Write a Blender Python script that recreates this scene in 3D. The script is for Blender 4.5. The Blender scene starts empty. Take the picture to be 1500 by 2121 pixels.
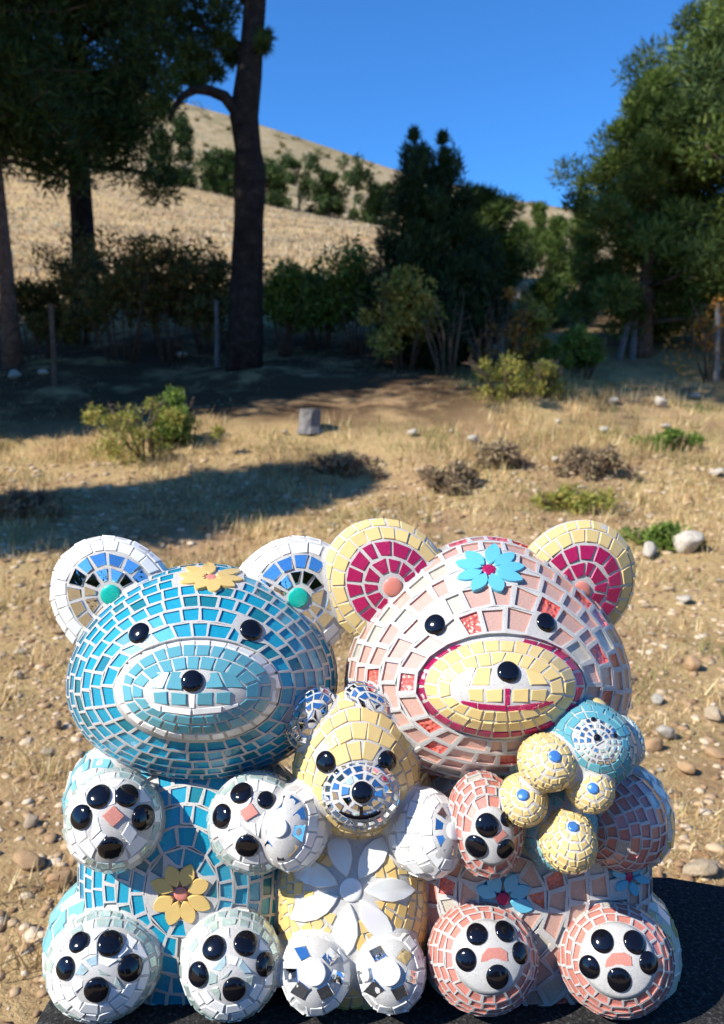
import bpy, math, random
import numpy as np
from mathutils import Vector, Matrix

R = math.radians
rng = np.random.default_rng(7)
random.seed(7)
scene = bpy.context.scene
COL = scene.collection

# ------------------------------------------------------------------ camera
CZ = 1.05                      # eye height above the near ground
PITCH = 7.0
F = 1664.0                     # focal length in photograph pixels (2121 high)
cam_d = bpy.data.cameras.new('camera')
cam = bpy.data.objects.new('camera', cam_d)
COL.objects.link(cam)
cam.location = (0, 0, CZ)
cam.rotation_euler = (R(90 - PITCH), 0, 0)
cam_d.sensor_fit = 'VERTICAL'
cam_d.sensor_height = 24.0
cam_d.lens = 24.0 * F / 2121.0
cam_d.clip_start = 0.02
cam_d.clip_end = 2000
cam_d.dof.use_dof = True
cam_d.dof.focus_distance = 0.76
cam_d.dof.aperture_fstop = 5.6
scene.camera = cam

# ------------------------------------------------------------------ sky, sun, exposure
SUN_AZ, SUN_EL = 60.0, 40.0    # azimuth to the left of the direction behind the camera
SUN = Vector((-math.sin(R(SUN_AZ)) * math.cos(R(SUN_EL)), -math.cos(R(SUN_AZ)) * math.cos(R(SUN_EL)), math.sin(R(SUN_EL))))
world = bpy.data.worlds.new('World')
scene.world = world
world.use_nodes = True
wn = world.node_tree
bg = wn.nodes['Background']
sky = wn.nodes.new('ShaderNodeTexSky')
sky.sky_type = 'NISHITA'
sky.sun_disc = False
sky.sun_elevation = R(SUN_EL)
sky.sun_rotation = math.atan2(SUN.x, SUN.y)
sky.altitude = 1200
sky.air_density = 1.0
sky.dust_density = 0.15
sky.ozone_density = 3.0
tint = wn.nodes.new('ShaderNodeMix'); tint.data_type = 'RGBA'; tint.blend_type = 'MULTIPLY'
tint.inputs[0].default_value = 1.0
tint.inputs[7].default_value = (0.45, 1.08, 1.68, 1)      # deep clear autumn blue
wn.links.new(sky.outputs[0], tint.inputs[6])
wn.links.new(tint.outputs[2], bg.inputs[0])
bg.inputs[1].default_value = 0.088
sun_d = bpy.data.lights.new('sun', 'SUN')
sun_d.energy = 5.0
sun_d.angle = R(0.53)
sun_d.color = (1.0, 0.94, 0.84)
sun = bpy.data.objects.new('sun', sun_d)
COL.objects.link(sun)
sun.rotation_euler = (-SUN).to_track_quat('-Z', 'Y').to_euler()
sun.location = (-6, -4, 8)
scene.view_settings.view_transform = 'Standard'
scene.view_settings.look = 'None'
scene.view_settings.exposure = 0.68
scene.view_settings.gamma = 1.0
scene.cycles.max_bounces = 6
scene.cycles.transparent_max_bounces = 12
scene.cycles.caustics_reflective = False
scene.cycles.caustics_refractive = False
scene.cycles.sample_clamp_indirect = 4.0
scene.cycles.use_denoising = True

# ------------------------------------------------------------------ pixel to direction
cp, sp = math.cos(R(PITCH)), math.sin(R(PITCH))
CAM = np.array([0, 0, CZ])
AX_R = np.array([1.0, 0, 0]); AX_U = np.array([0, sp, cp]); AX_N = np.array([0, -cp, sp])
def ray(px, py):
    return AX_R * ((px - 750) / F) + AX_U * (-(py - 1060.5) / F) - AX_N
def P(px, py, Y):
    d = ray(px, py); return CAM + d * (Y / d[1])
def depth(p):
    return float(-np.dot(np.asarray(p) - CAM, AX_N))
def mpp(p):
    return depth(p) / F
def project(p):
    q = np.asarray(p) - CAM; z = -np.dot(q, AX_N)
    return 750 + F * np.dot(q, AX_R) / z, 1060.5 - F * np.dot(q, AX_U) / z

# ------------------------------------------------------------------ materials
MATS = {}
def nmat(name):
    m = bpy.data.materials.new(name); m.use_nodes = True
    MATS[name] = m
    nt = m.node_tree
    return m, nt, nt.nodes['Principled BSDF']
def N(nt, typ, **kw):
    n = nt.nodes.new(typ)
    for k, v in kw.items():
        if hasattr(n, k): setattr(n, k, v)
        else: n.inputs[k].default_value = v
    return n
def ramp(nt, fac, stops):
    r = nt.nodes.new('ShaderNodeValToRGB')
    el = r.color_ramp.elements
    while len(el) < len(stops): el.new(0.5)
    for e, (p, c) in zip(el, stops):
        e.position = p; e.color = (*c, 1) if len(c) == 3 else c
    nt.links.new(fac, r.inputs[0])
    return r.outputs[0]
def noise(nt, scale, detail=4, coord='Object', rough=0.55):
    tc = N(nt, 'ShaderNodeTexCoord')
    n = N(nt, 'ShaderNodeTexNoise'); n.inputs['Scale'].default_value = scale
    n.inputs['Detail'].default_value = detail; n.inputs['Roughness'].default_value = rough
    nt.links.new(tc.outputs[coord], n.inputs['Vector'])
    return n.outputs['Fac']
def geo_noise(nt, scale, detail=4, rough=0.55):
    g = N(nt, 'ShaderNodeNewGeometry')
    n = N(nt, 'ShaderNodeTexNoise'); n.inputs['Scale'].default_value = scale
    n.inputs['Detail'].default_value = detail; n.inputs['Roughness'].default_value = rough
    nt.links.new(g.outputs['Position'], n.inputs['Vector'])
    return n.outputs['Fac']
def bump(nt, fac, strength, dist, bsdf):
    b = N(nt, 'ShaderNodeBump'); b.inputs['Strength'].default_value = strength; b.inputs['Distance'].default_value = dist
    nt.links.new(fac, b.inputs['Height']); nt.links.new(b.outputs[0], bsdf.inputs['Normal'])
    return b
def mixc(nt, fac, a, b, mode='MIX'):
    m = nt.nodes.new('ShaderNodeMix'); m.data_type = 'RGBA'; m.blend_type = mode
    if isinstance(fac, float): m.inputs[0].default_value = fac
    else: nt.links.new(fac, m.inputs[0])
    for i, v in ((6, a), (7, b)):
        if isinstance(v, tuple): m.inputs[i].default_value = (*v, 1)
        else: nt.links.new(v, m.inputs[i])
    return m.outputs[2]

def mat_ceramic(name, col, var=0.07, rough=0.16):
    m, nt, b = nmat(name)
    g = N(nt, 'ShaderNodeNewGeometry')
    lo = tuple(c * (1 - var) for c in col); hi = tuple(min(1, c * (1 + var)) for c in col)
    c = ramp(nt, g.outputs['Random Per Island'], [(0, lo), (1, hi)])
    speck = ramp(nt, geo_noise(nt, 900, 2), [(0.72, (0, 0, 0)), (0.76, (1, 1, 1))])
    c2 = mixc(nt, speck, c, tuple(x * 0.72 for x in col))
    nt.links.new(c2, b.inputs['Base Color'])
    b.inputs['Roughness'].default_value = rough
    b.inputs['IOR'].default_value = 1.5
    bump(nt, geo_noise(nt, 160, 2), 0.12, 0.002, b)
    return m
def mat_foil(name, col, rough=0.38, metal=0.08, flake=1500, var=0.18, crackle=0.0):
    m, nt, b = nmat(name)
    g = N(nt, 'ShaderNodeNewGeometry')
    lo = tuple(c * (1 - var) for c in col); hi = tuple(min(1, c * (1 + var)) for c in col)
    c = ramp(nt, g.outputs['Random Per Island'], [(0, lo), (1, hi)])
    vo = N(nt, 'ShaderNodeTexVoronoi'); vo.inputs['Scale'].default_value = flake
    nt.links.new(g.outputs['Position'], vo.inputs['Vector'])
    c = mixc(nt, 0.35, c, mixc(nt, vo.outputs['Color'], tuple(x * 0.55 for x in col), tuple(min(1, x * 1.4 + 0.03) for x in col)))
    nt.links.new(c, b.inputs['Base Color'])
    b.inputs['Metallic'].default_value = metal
    b.inputs['Roughness'].default_value = rough
    if crackle:
        v2 = N(nt, 'ShaderNodeTexVoronoi'); v2.feature = 'SMOOTH_F1'; v2.inputs['Scale'].default_value = 260
        nt.links.new(g.outputs['Position'], v2.inputs['Vector'])
        bump(nt, v2.outputs['Distance'], crackle, 0.004, b)
    else:
        sx = N(nt, 'ShaderNodeSeparateColor'); nt.links.new(vo.outputs['Color'], sx.inputs[0])
        bump(nt, sx.outputs[0], 0.7, 0.0010, b)
    return m
def mat_cover(name, tint=(1, 1, 1)):
    m = bpy.data.materials.new(name); m.use_nodes = True; MATS[name] = m
    nt = m.node_tree; nt.nodes.remove(nt.nodes['Principled BSDF'])
    out = nt.nodes['Material Output']
    tr = N(nt, 'ShaderNodeBsdfTransparent'); tr.inputs[0].default_value = (*tint, 1)
    gl = N(nt, 'ShaderNodeBsdfGlossy'); gl.inputs['Roughness'].default_value = 0.06
    fr = N(nt, 'ShaderNodeFresnel'); fr.inputs[0].default_value = 1.5
    b = N(nt, 'ShaderNodeBump'); b.inputs['Strength'].default_value = 0.12; b.inputs['Distance'].default_value = 0.002
    nt.links.new(geo_noise(nt, 140, 2), b.inputs['Height'])
    nt.links.new(b.outputs[0], gl.inputs['Normal']); nt.links.new(b.outputs[0], fr.inputs['Normal'])
    mx = N(nt, 'ShaderNodeMixShader')
    # a thin pane: a ray leaving it is never totally reflected
    ge = N(nt, 'ShaderNodeNewGeometry'); mf = N(nt, 'ShaderNodeMix')
    nt.links.new(ge.outputs['Backfacing'], mf.inputs[0]); nt.links.new(fr.outputs[0], mf.inputs[2]); mf.inputs[3].default_value = 0.05
    nt.links.new(mf.outputs[0], mx.inputs[0]); nt.links.new(tr.outputs[0], mx.inputs[1]); nt.links.new(gl.outputs[0], mx.inputs[2])
    nt.links.new(mx.outputs[0], out.inputs[0])
    return m
def mat_mirror(name, col=(0.82, 0.84, 0.85), rough=0.05, bumpy=0.1):
    m, nt, b = nmat(name)
    sc = ramp(nt, geo_noise(nt, 420, 3), [(0.0, tuple(c * 0.75 for c in col)), (0.5, col), (1, col)])
    nt.links.new(sc, b.inputs['Base Color'])
    b.inputs['Metallic'].default_value = 1.0; b.inputs['Roughness'].default_value = rough
    bump(nt, geo_noise(nt, 120, 2), bumpy, 0.002, b)
    return m
def mat_grout(name, col):
    m, nt, b = nmat(name)
    n1 = geo_noise(nt, 60, 4)
    c = ramp(nt, n1, [(0.3, tuple(x * 0.92 for x in col)), (0.7, col)])
    # glitter grains mixed into the grout
    g = N(nt, 'ShaderNodeNewGeometry')
    vo = N(nt, 'ShaderNodeTexVoronoi'); vo.inputs['Scale'].default_value = 1700
    nt.links.new(g.outputs['Position'], vo.inputs['Vector'])
    sx = N(nt, 'ShaderNodeSeparateColor'); nt.links.new(vo.outputs['Color'], sx.inputs[0])
    mt = ramp(nt, sx.outputs[1], [(0.95, (0, 0, 0)), (0.96, (0.3,) * 3)])
    nt.links.new(c, b.inputs['Base Color'])
    nt.links.new(mt, b.inputs['Metallic'])
    rr = ramp(nt, sx.outputs[1], [(0.93, (0.6,) * 3), (0.94, (0.2,) * 3)])
    nt.links.new(rr, b.inputs['Roughness'])
    bump(nt, sx.outputs[0], 0.8, 0.0010, b)
    return m
mat_grout('grout_white', (0.56, 0.55, 0.525))
mat_ceramic('white_ceramic', (0.80, 0.80, 0.77), 0.05)
mat_ceramic('sky_ceramic', (0.10, 0.31, 0.37), 0.08)
mat_ceramic('pale_aqua_ceramic', (0.17, 0.42, 0.47), 0.12)
mat_ceramic('cream_ceramic', (0.64, 0.48, 0.20), 0.08)
mat_ceramic('honey_ceramic', (0.74, 0.50, 0.17), 0.1)
mat_ceramic('petal_blue', (0.11, 0.42, 0.57), 0.03)
mat_ceramic('petal_cream', (0.64, 0.45, 0.16), 0.04)
mat_ceramic('coral_centre', (0.62, 0.22, 0.17), 0.04)
mat_ceramic('ivory_ceramic', (0.72, 0.66, 0.52), 0.1)
mat_foil('turquoise_foil', (0.0, 0.33, 0.50))
mat_foil('teal_foil', (0.0, 0.20, 0.27))
mat_foil('blush_foil', (0.58, 0.36, 0.29), 0.45, 0.04, 1500, 0.06)
mat_foil('pearl_foil', (0.52, 0.49, 0.41), 0.45, 0.05, 1500, 0.06)
mat_foil('coral_foil', (0.68, 0.15, 0.11), 0.3, 0.12, 900, 0.1, 0.8)
mat_foil('rose_foil', (0.60, 0.24, 0.185), 0.4, 0.06, 1400, 0.1)
mat_foil('raspberry_foil', (0.40, 0.006, 0.085), 0.3, 0.2, 1300, 0.2)
mat_foil('aqua_dot', (0.0, 0.48, 0.38), 0.3, 0.2, 1500, 0.03)
mat_foil('blue_dot', (0.06, 0.22, 0.56), 0.25, 0.3, 1200, 0.05)
mat_foil('sea_glass_foil', (0.50, 0.60, 0.55), 0.18, 0.85, 700, 0.2)
mat_cover('clear_glass')
mat_mirror('mirror')
mat_mirror('sea_mirror', (0.55, 0.68, 0.62), 0.16, 0.5); MATS['sea_mirror'].node_tree.nodes['Principled BSDF'].inputs['Metallic'].default_value = 0.45
def mat_black():
    m, nt, b = nmat('black_glass')
    b.inputs['Base Color'].default_value = (0.004, 0.004, 0.007, 1)
    b.inputs['Roughness'].default_value = 0.09
    b.inputs['IOR'].default_value = 1.52
    bump(nt, geo_noise(nt, 700, 3), 0.06, 0.0006, b)
mat_black()
def mat_pearl():
    m, nt, b = nmat('opal_glass')
    lw = N(nt, 'ShaderNodeLayerWeight'); lw.inputs[0].default_value = 0.35
    c = ramp(nt, geo_noise(nt, 14, 2), [(0.35, (0.70, 0.72, 0.74)), (0.55, (0.74, 0.74, 0.70)), (0.75, (0.70, 0.66, 0.70))])
    nt.links.new(c, b.inputs['Base Color'])
    b.inputs['Roughness'].default_value = 0.12
    b.inputs['Coat Weight'].default_value = 0.6; b.inputs['Coat Roughness'].default_value = 0.04
    b.inputs['Thin Film Thickness'].default_value = 380; b.inputs['Thin Film IOR'].default_value = 1.4
mat_pearl()

# landscape
def mat_ground():
    m, nt, b = nmat('dry_ground')
    big = geo_noise(nt, 0.8, 7, 0.68); mid = geo_noise(nt, 4.0, 6, 0.65); fine = geo_noise(nt, 38, 6, 0.7)
    soil = ramp(nt, mid, [(0.25, (0.170, 0.095, 0.052)), (0.5, (0.340, 0.211, 0.115)), (0.75, (0.544, 0.365, 0.202))])
    straw = ramp(nt, fine, [(0.25, (0.243, 0.157, 0.072)), (0.5, (0.501, 0.358, 0.165)), (0.78, (0.744, 0.572, 0.286))])
    f = ramp(nt, big, [(0.40, (0.12,) * 3), (0.58, (0.88,) * 3)])
    c = mixc(nt, f, soil, straw)
    g = ramp(nt, geo_noise(nt, 1.3, 4), [(0.60, (0, 0, 0)), (0.75, (0.35,) * 3)])
    c = mixc(nt, g, c, (0.16, 0.17, 0.06))
    # needle litter along the bank, browned and darkened to deepen the tree shade
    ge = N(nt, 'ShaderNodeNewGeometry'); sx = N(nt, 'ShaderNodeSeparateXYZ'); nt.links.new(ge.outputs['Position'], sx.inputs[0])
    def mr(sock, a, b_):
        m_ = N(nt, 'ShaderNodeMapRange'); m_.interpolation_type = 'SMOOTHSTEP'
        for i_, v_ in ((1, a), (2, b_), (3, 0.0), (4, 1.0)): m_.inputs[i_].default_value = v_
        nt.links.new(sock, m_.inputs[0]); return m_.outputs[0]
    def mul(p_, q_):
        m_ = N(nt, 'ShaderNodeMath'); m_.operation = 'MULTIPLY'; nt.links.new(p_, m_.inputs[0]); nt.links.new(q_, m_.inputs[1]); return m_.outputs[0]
    litter_shade = mul(mul(mr(sx.outputs[1], 8.0, 9.4), mr(sx.outputs[1], 15.0, 13.2)), mr(sx.outputs[0], 2.2, 0.9))
    litter_shade = mul(litter_shade, mr(geo_noise(nt, 1.1, 6, 0.7), 0.30, 0.52))
    shaded_litter = ramp(nt, fine, [(0.3, (0.045, 0.027, 0.015)), (0.6, (0.112, 0.069, 0.038)), (0.8, (0.225, 0.150, 0.083))])
    c = mixc(nt, litter_shade, c, shaded_litter)
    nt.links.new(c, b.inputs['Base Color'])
    b.inputs['Roughness'].default_value = 0.95; b.inputs['Specular IOR Level'].default_value = 0.1
    bump(nt, fine, 0.9, 0.03, b)
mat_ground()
def mat_hill():
    m, nt, b = nmat('dry_hill')
    big = geo_noise(nt, 0.06, 8, 0.7); mid = geo_noise(nt, 0.5, 8, 0.75)
    c = ramp(nt, mid, [(0.28, (0.172, 0.132, 0.070)), (0.5, (0.414, 0.311, 0.176)), (0.72, (0.540, 0.442, 0.294))])
    f = ramp(nt, big, [(0.46, (0, 0, 0)), (0.62, (0.75,) * 3)])
    c = mixc(nt, f, c, (0.20, 0.17, 0.08))
    rk = ramp(nt, geo_noise(nt, 0.45, 5, 0.7), [(0.60, (0, 0, 0)), (0.66, (0.8,) * 3)])
    c = mixc(nt, rk, c, (0.50, 0.47, 0.42))
    nt.links.new(c, b.inputs['Base Color'])
    b.inputs['Roughness'].default_value = 1.0; b.inputs['Specular IOR Level'].default_value = 0.05
    bump(nt, mid, 0.8, 1.2, b)
mat_hill()
def mat_island(name, stops, rough=0.8, transl=0.0, spec=0.2, nscale=None):
    m, nt, b = nmat(name)
    g = N(nt, 'ShaderNodeNewGeometry')
    c = ramp(nt, g.outputs['Random Per Island'], stops)
    if nscale:
        v = ramp(nt, geo_noise(nt, nscale, 5, 0.7), [(0.34, (0.5,) * 3), (0.64, (1.25,) * 3)])
        c = mixc(nt, 1.0, c, v, 'MULTIPLY')
    nt.links.new(c, b.inputs['Base Color'])
    b.inputs['Roughness'].default_value = rough; b.inputs['Specular IOR Level'].default_value = spec
    if transl:
        out = nt.nodes['Material Output']
        t = N(nt, 'ShaderNodeBsdfTranslucent'); nt.links.new(c, t.inputs[0])
        mx = N(nt, 'ShaderNodeMixShader'); mx.inputs[0].default_value = transl
        nt.links.new(b.outputs[0], mx.inputs[1]); nt.links.new(t.outputs[0], mx.inputs[2])
        nt.links.new(mx.outputs[0], out.inputs[0])
    return m
mat_island('straw', [(0, (0.277, 0.176, 0.072)), (0.4, (0.525, 0.365, 0.171)), (0.75, (0.760, 0.569, 0.286)), (0.93, (0.800, 0.704, 0.428)), (1, (0.305, 0.325, 0.100))], 0.7, 0.25, nscale=1.2)
mat_island('pale_straw', [(0, (0.30, 0.24, 0.14)), (0.5, (0.50, 0.41, 0.27)), (1, (0.62, 0.54, 0.39))], 0.8, 0.2, nscale=0.25)
mat_island('green_grass', [(0, (0.12, 0.16, 0.04)), (0.6, (0.24, 0.25, 0.08)), (1, (0.42, 0.36, 0.15))], 0.7, 0.3)
mat_island('heather', [(0, (0.169, 0.115, 0.078)), (0.5, (0.299, 0.209, 0.137)), (1, (0.416, 0.351, 0.182))], 0.8, 0.2)
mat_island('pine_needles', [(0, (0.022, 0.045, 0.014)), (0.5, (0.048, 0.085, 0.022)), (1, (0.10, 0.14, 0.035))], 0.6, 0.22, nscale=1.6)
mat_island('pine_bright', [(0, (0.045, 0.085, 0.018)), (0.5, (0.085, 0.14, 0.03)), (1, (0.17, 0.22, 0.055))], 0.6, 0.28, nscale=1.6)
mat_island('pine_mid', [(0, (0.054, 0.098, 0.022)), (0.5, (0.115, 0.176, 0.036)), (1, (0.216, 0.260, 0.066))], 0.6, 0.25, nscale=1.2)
mat_island('juniper_scales', [(0, (0.014, 0.032, 0.012)), (0.6, (0.03, 0.06, 0.018)), (1, (0.06, 0.10, 0.03))], 0.6, 0.15, nscale=2)
mat_island('shrub_leaves', [(0, (0.068, 0.117, 0.019)), (0.5, (0.135, 0.221, 0.039)), (1, (0.270, 0.338, 0.078))], 0.6, 0.3)
mat_island('bramble_leaves', [(0, (0.061, 0.068, 0.019)), (0.5, (0.121, 0.115, 0.033)), (0.85, (0.176, 0.162, 0.046)), (1, (0.351, 0.162, 0.039))], 0.7, 0.25)
mat_island('autumn_leaves', [(0, (0.14, 0.13, 0.03)), (0.5, (0.38, 0.16, 0.03)), (1, (0.50, 0.26, 0.05))], 0.7, 0.3)
mat_island('yellow_leaves', [(0, (0.168, 0.204, 0.036)), (0.6, (0.312, 0.312, 0.072)), (1, (0.480, 0.360, 0.096))], 0.7, 0.3)
def mat_simple(name, stops, scale, rough=0.9, bs=0.6, bd=0.01, coord='Object', spec=0.2):
    m, nt, b = nmat(name)
    f = noise(nt, scale, 6, coord, 0.65)
    nt.links.new(ramp(nt, f, stops), b.inputs['Base Color'])
    b.inputs['Roughness'].default_value = rough; b.inputs['Specular IOR Level'].default_value = spec
    bump(nt, f, bs, bd, b)
    return m
mat_simple('dark_bark', [(0.3, (0.012, 0.009, 0.008)), (0.55, (0.031, 0.023, 0.019)), (0.75, (0.068, 0.054, 0.043))], 9, 0.95, 1.0, 0.04)
mat_simple('red_bark', [(0.3, (0.07, 0.04, 0.03)), (0.6, (0.19, 0.12, 0.085)), (0.8, (0.28, 0.19, 0.14))], 12, 0.95, 0.8, 0.02)
mat_simple('twig_bark', [(0.3, (0.06, 0.042, 0.03)), (0.7, (0.17, 0.125, 0.09))], 20)
mat_simple('weathered_wood', [(0.3, (0.098, 0.094, 0.090)), (0.7, (0.225, 0.217, 0.211))], 18, 0.9, 0.6, 0.006)
mat_simple('limestone', [(0.25, (0.26, 0.19, 0.12)), (0.5, (0.43, 0.34, 0.23)), (0.75, (0.58, 0.50, 0.38))], 9, 0.9, 0.7, 0.012)
mat_simple('white_limestone', [(0.25, (0.30, 0.26, 0.20)), (0.5, (0.50, 0.45, 0.37)), (0.75, (0.62, 0.58, 0.51))], 7, 0.9, 0.7, 0.02)
mat_simple('orange_stone', [(0.3, (0.32, 0.19, 0.10)), (0.7, (0.54, 0.37, 0.21))], 14, 0.9, 0.7, 0.008)
mat_island('gravel_mix', [(0, (0.207, 0.116, 0.060)), (0.3, (0.339, 0.224, 0.127)), (0.65, (0.453, 0.332, 0.204)), (1, (0.585, 0.484, 0.357))], 0.9, 0, 0.2)
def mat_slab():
    m, nt, b = nmat('shaded_stone')  # stone darkened all over to stand for the shade on the slab
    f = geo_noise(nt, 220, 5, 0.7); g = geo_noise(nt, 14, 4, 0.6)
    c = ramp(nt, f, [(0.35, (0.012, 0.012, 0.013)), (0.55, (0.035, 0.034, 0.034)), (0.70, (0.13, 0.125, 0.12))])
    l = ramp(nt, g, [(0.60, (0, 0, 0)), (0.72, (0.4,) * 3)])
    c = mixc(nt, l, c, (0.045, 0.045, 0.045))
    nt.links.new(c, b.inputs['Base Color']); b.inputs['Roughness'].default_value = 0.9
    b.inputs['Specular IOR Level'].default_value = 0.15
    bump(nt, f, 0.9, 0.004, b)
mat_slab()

# ------------------------------------------------------------------ mesh helpers
def tag(o, label=None, cat=None, group=None, kind=None):
    if label: o['label'] = label
    if cat: o['category'] = cat
    if group: o['group'] = group
    if kind: o['kind'] = kind
    return o
def link(name, mesh, loc=(0, 0, 0), parent=None, ploc=(0, 0, 0)):
    o = bpy.data.objects.new(name, mesh); COL.objects.link(o)
    if parent is not None: o.parent = parent
    o.location = Vector(loc) - Vector(ploc)
    return o
def raw_mesh(name, verts, faces, mats, midx=None, smooth=False):
    me = bpy.data.meshes.new(name)
    me.from_pydata([tuple(map(float, v)) for v in verts], [], faces)
    for m in mats: me.materials.append(MATS[m])
    if midx is not None: me.polygons.foreach_set('material_index', np.asarray(midx, dtype=np.int32))
    if smooth: me.polygons.foreach_set('use_smooth', np.ones(len(me.polygons), dtype=bool))
    me.update()
    return me
def np_mesh(name, verts, faces, mat, smooth=False):
    """verts (n,3), faces (m,k) constant k"""
    verts = np.asarray(verts, dtype=np.float32); faces = np.asarray(faces, dtype=np.int32)
    me = bpy.data.meshes.new(name)
    k = faces.shape[1]
    me.vertices.add(len(verts)); me.vertices.foreach_set('co', verts.ravel())
    me.loops.add(faces.size); me.loops.foreach_set('vertex_index', faces.ravel())
    me.polygons.add(len(faces)); me.polygons.foreach_set('loop_start', np.arange(0, faces.size, k, dtype=np.int32))
    if smooth: me.polygons.foreach_set('use_smooth', np.ones(len(faces), dtype=bool))
    me.materials.append(MATS[mat]); me.update(calc_edges=True)
    return me
class MB:
    def __init__(s): s.v = []; s.f = []; s.m = []
    def add(s, verts, faces, mat=0):
        o = len(s.v); s.v += [tuple(map(float, x)) for x in verts]
        for f in faces: s.f.append(tuple(i + o for i in f)); s.m.append(mat)
    def mesh(s, name, mats, origin=(0, 0, 0), smooth=False):
        og = np.asarray(origin, dtype=float)
        return raw_mesh(name, np.array(s.v) - og if s.v else [], s.f, mats, s.m, smooth)
def tube(mb, pts, radii, seg=10, mat=0, wob=0.0, cap=True):
    pts = [Vector(p) for p in pts]
    rings = []
    ref = Vector((0.3, 1, 0.1))
    V = []
    for i, p in enumerate(pts):
        t = (pts[min(i + 1, len(pts) - 1)] - pts[max(i - 1, 0)]).normalized()
        a = t.cross(ref).normalized(); b = t.cross(a).normalized()
        for k in range(seg):
            an = 2 * math.pi * k / seg
            r = radii[i] * (1 + wob * (random.random() - 0.5))
            V.append(p + a * (r * math.cos(an)) + b * (r * math.sin(an)))
    Fc = []
    for i in range(len(pts) - 1):
        for k in range(seg):
            k2 = (k + 1) % seg
            Fc.append((i * seg + k, i * seg + k2, (i + 1) * seg + k2, (i + 1) * seg + k))
    if cap:
        Fc.append(tuple(range(seg))[::-1]); Fc.append(tuple(range((len(pts) - 1) * seg, len(pts) * seg)))
    mb.add(V, Fc, mat)
def ss(a, b, x):
    t = np.clip((x - a) / (b - a), 0, 1); return t * t * (3 - 2 * t)

# ------------------------------------------------------------------ terrain
PY = np.array([-200, -30, -6, 1.0, 4.0, 5.2, 6.5, 8, 10, 12, 15, 20, 30, 45, 60, 66, 75, 90])
PZ = np.array([-1.0, -0.3, 0.0, 0.0, 0.03, 0.12, 0.36, 0.74, 1.27, 1.78, 2.65, 4.2, 6.9, 11.0, 14.7, 15.6, 15.5, 12.0])
_w = [(rng.uniform(-1, 1), rng.uniform(-1, 1), rng.uniform(0, 6.28)) for _ in range(14)]
def lumps(x, y, s):
    r = 0
    for i, (a, b, c) in enumerate(_w):
        k = s * (0.6 + 0.22 * i); r = r + np.sin(k * (a * x + b * y) * 3 + c) / (1 + 0.35 * i)
    return r / 4
_yy = np.linspace(-200, 90, 6000)
_zz = np.interp(_yy, PY, PZ)
_ker = np.hanning(41); _ker /= _ker.sum()
_zz = np.convolve(np.pad(_zz, 20, mode='edge'), _ker, 'valid')
def gz(x, y):
    x = np.asarray(x, dtype=float); y = np.asarray(y, dtype=float)
    z = np.interp(y, _yy, _zz)
    z = z - 0.19 * x * ss(18, 60, y)
    near = ss(1.5, 6, y)
    z = z + 0.026 * lumps(x, y, 1.2) + 0.16 * near * lumps(x, y, 0.4) + 0.05 * near * lumps(x + 3, y * 1.6, 1.1) + 0.5 * ss(20, 50, y) * lumps(x, y, 0.05)
    z = z + 0.010 * lumps(x * 3, y * 3, 1.5)
    # low bank the shrubs stand on, in front of the right-hand trees
    z = z + 0.22 * np.exp(-((x - 2.0) / 1.5) ** 2 - ((y - 9.6) / 0.8) ** 2)
    z = z - 0.15 * ss(0.5, 3.5, x) * ss(7, 10, y) * (1 - ss(14, 20, y))
    return z
def gz1(x, y): return float(gz(x, y))
ys = np.concatenate([np.linspace(-190, -8, 26), np.linspace(-6, 0, 14)[:-1], np.arange(0, 7, 0.055), np.arange(7, 16, 0.11), np.linspace(16, 88, 90)])
u = np.linspace(-1, 1, 241)
xs = 3.2 * u + 150 * np.sign(u) * np.abs(u) ** 5
X, Yg = np.meshgrid(xs, ys)
Z = gz(X, Yg)
nx, ny = len(xs), len(ys)
idx = np.arange(nx * ny).reshape(ny, nx)
faces = np.stack([idx[:-1, :-1], idx[:-1, 1:], idx[1:, 1:], idx[1:, :-1]], -1).reshape(-1, 4)
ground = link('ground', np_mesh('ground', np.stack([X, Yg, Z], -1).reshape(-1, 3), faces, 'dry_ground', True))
tag(ground, 'dry grassy stony ground rising towards the trees', 'ground', kind='structure')

def ground_hit(px, py, ymax=88):
    """where a pixel's ray meets the terrain"""
    d = ray(px, py); d = d / d[1]
    yy = np.concatenate([np.arange(0.8, 16, 0.02), np.arange(16, ymax, 0.2)])
    pts = CAM[None] + d[None] * yy[:, None]
    below = pts[:, 2] <= gz(pts[:, 0], pts[:, 1])
    k = int(np.argmax(below)) if below.any() else len(yy) - 1
    return pts[k]

# far hill with its ridge traced as directions at its own distance
RP = np.array([[-2200, 330], [-1200, 150], [-500, 95], [-100, 100], [200, 150], [390, 205], [540, 252], [700, 308], [800, 345], [1040, 410], [1170, 432], [1500, 480], [2300, 560], [4000, 760]])
hy = np.concatenate([np.linspace(70, 210, 60), np.linspace(216, 330, 14)])
hx = np.linspace(-330, 420, 150)
HX, HY = np.meshgrid(hx, hy)
rx_px = 750 + F * HX / 212.0
ridge = np.array([P(q, r, 212.0)[2] for q, r in RP])
rz_ = np.interp(rx_px, RP[:, 0], ridge)
t = np.clip((HY - 70) / (212 - 70), 0, 2)
prof = np.where(t <= 1, np.clip(t, 0, 1) ** 1.02, np.cos((t - 1) * 1.2))
HZ = 2 + (rz_ - 2) * prof + 1.0 * lumps(HX, HY, 0.02) * np.where(t < 0.9, 1, 0.2)
i2 = np.arange(HX.size).reshape(HX.shape)
fh = np.stack([i2[:-1, :-1], i2[:-1, 1:], i2[1:, 1:], i2[1:, :-1]], -1).reshape(-1, 4)
hill = link('hill', np_mesh('hill', np.stack([HX, HY, HZ], -1).reshape(-1, 3), fh, 'dry_hill', True))
tag(hill, 'bare dry grassy hill under the blue sky', 'hill', kind='structure')
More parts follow.
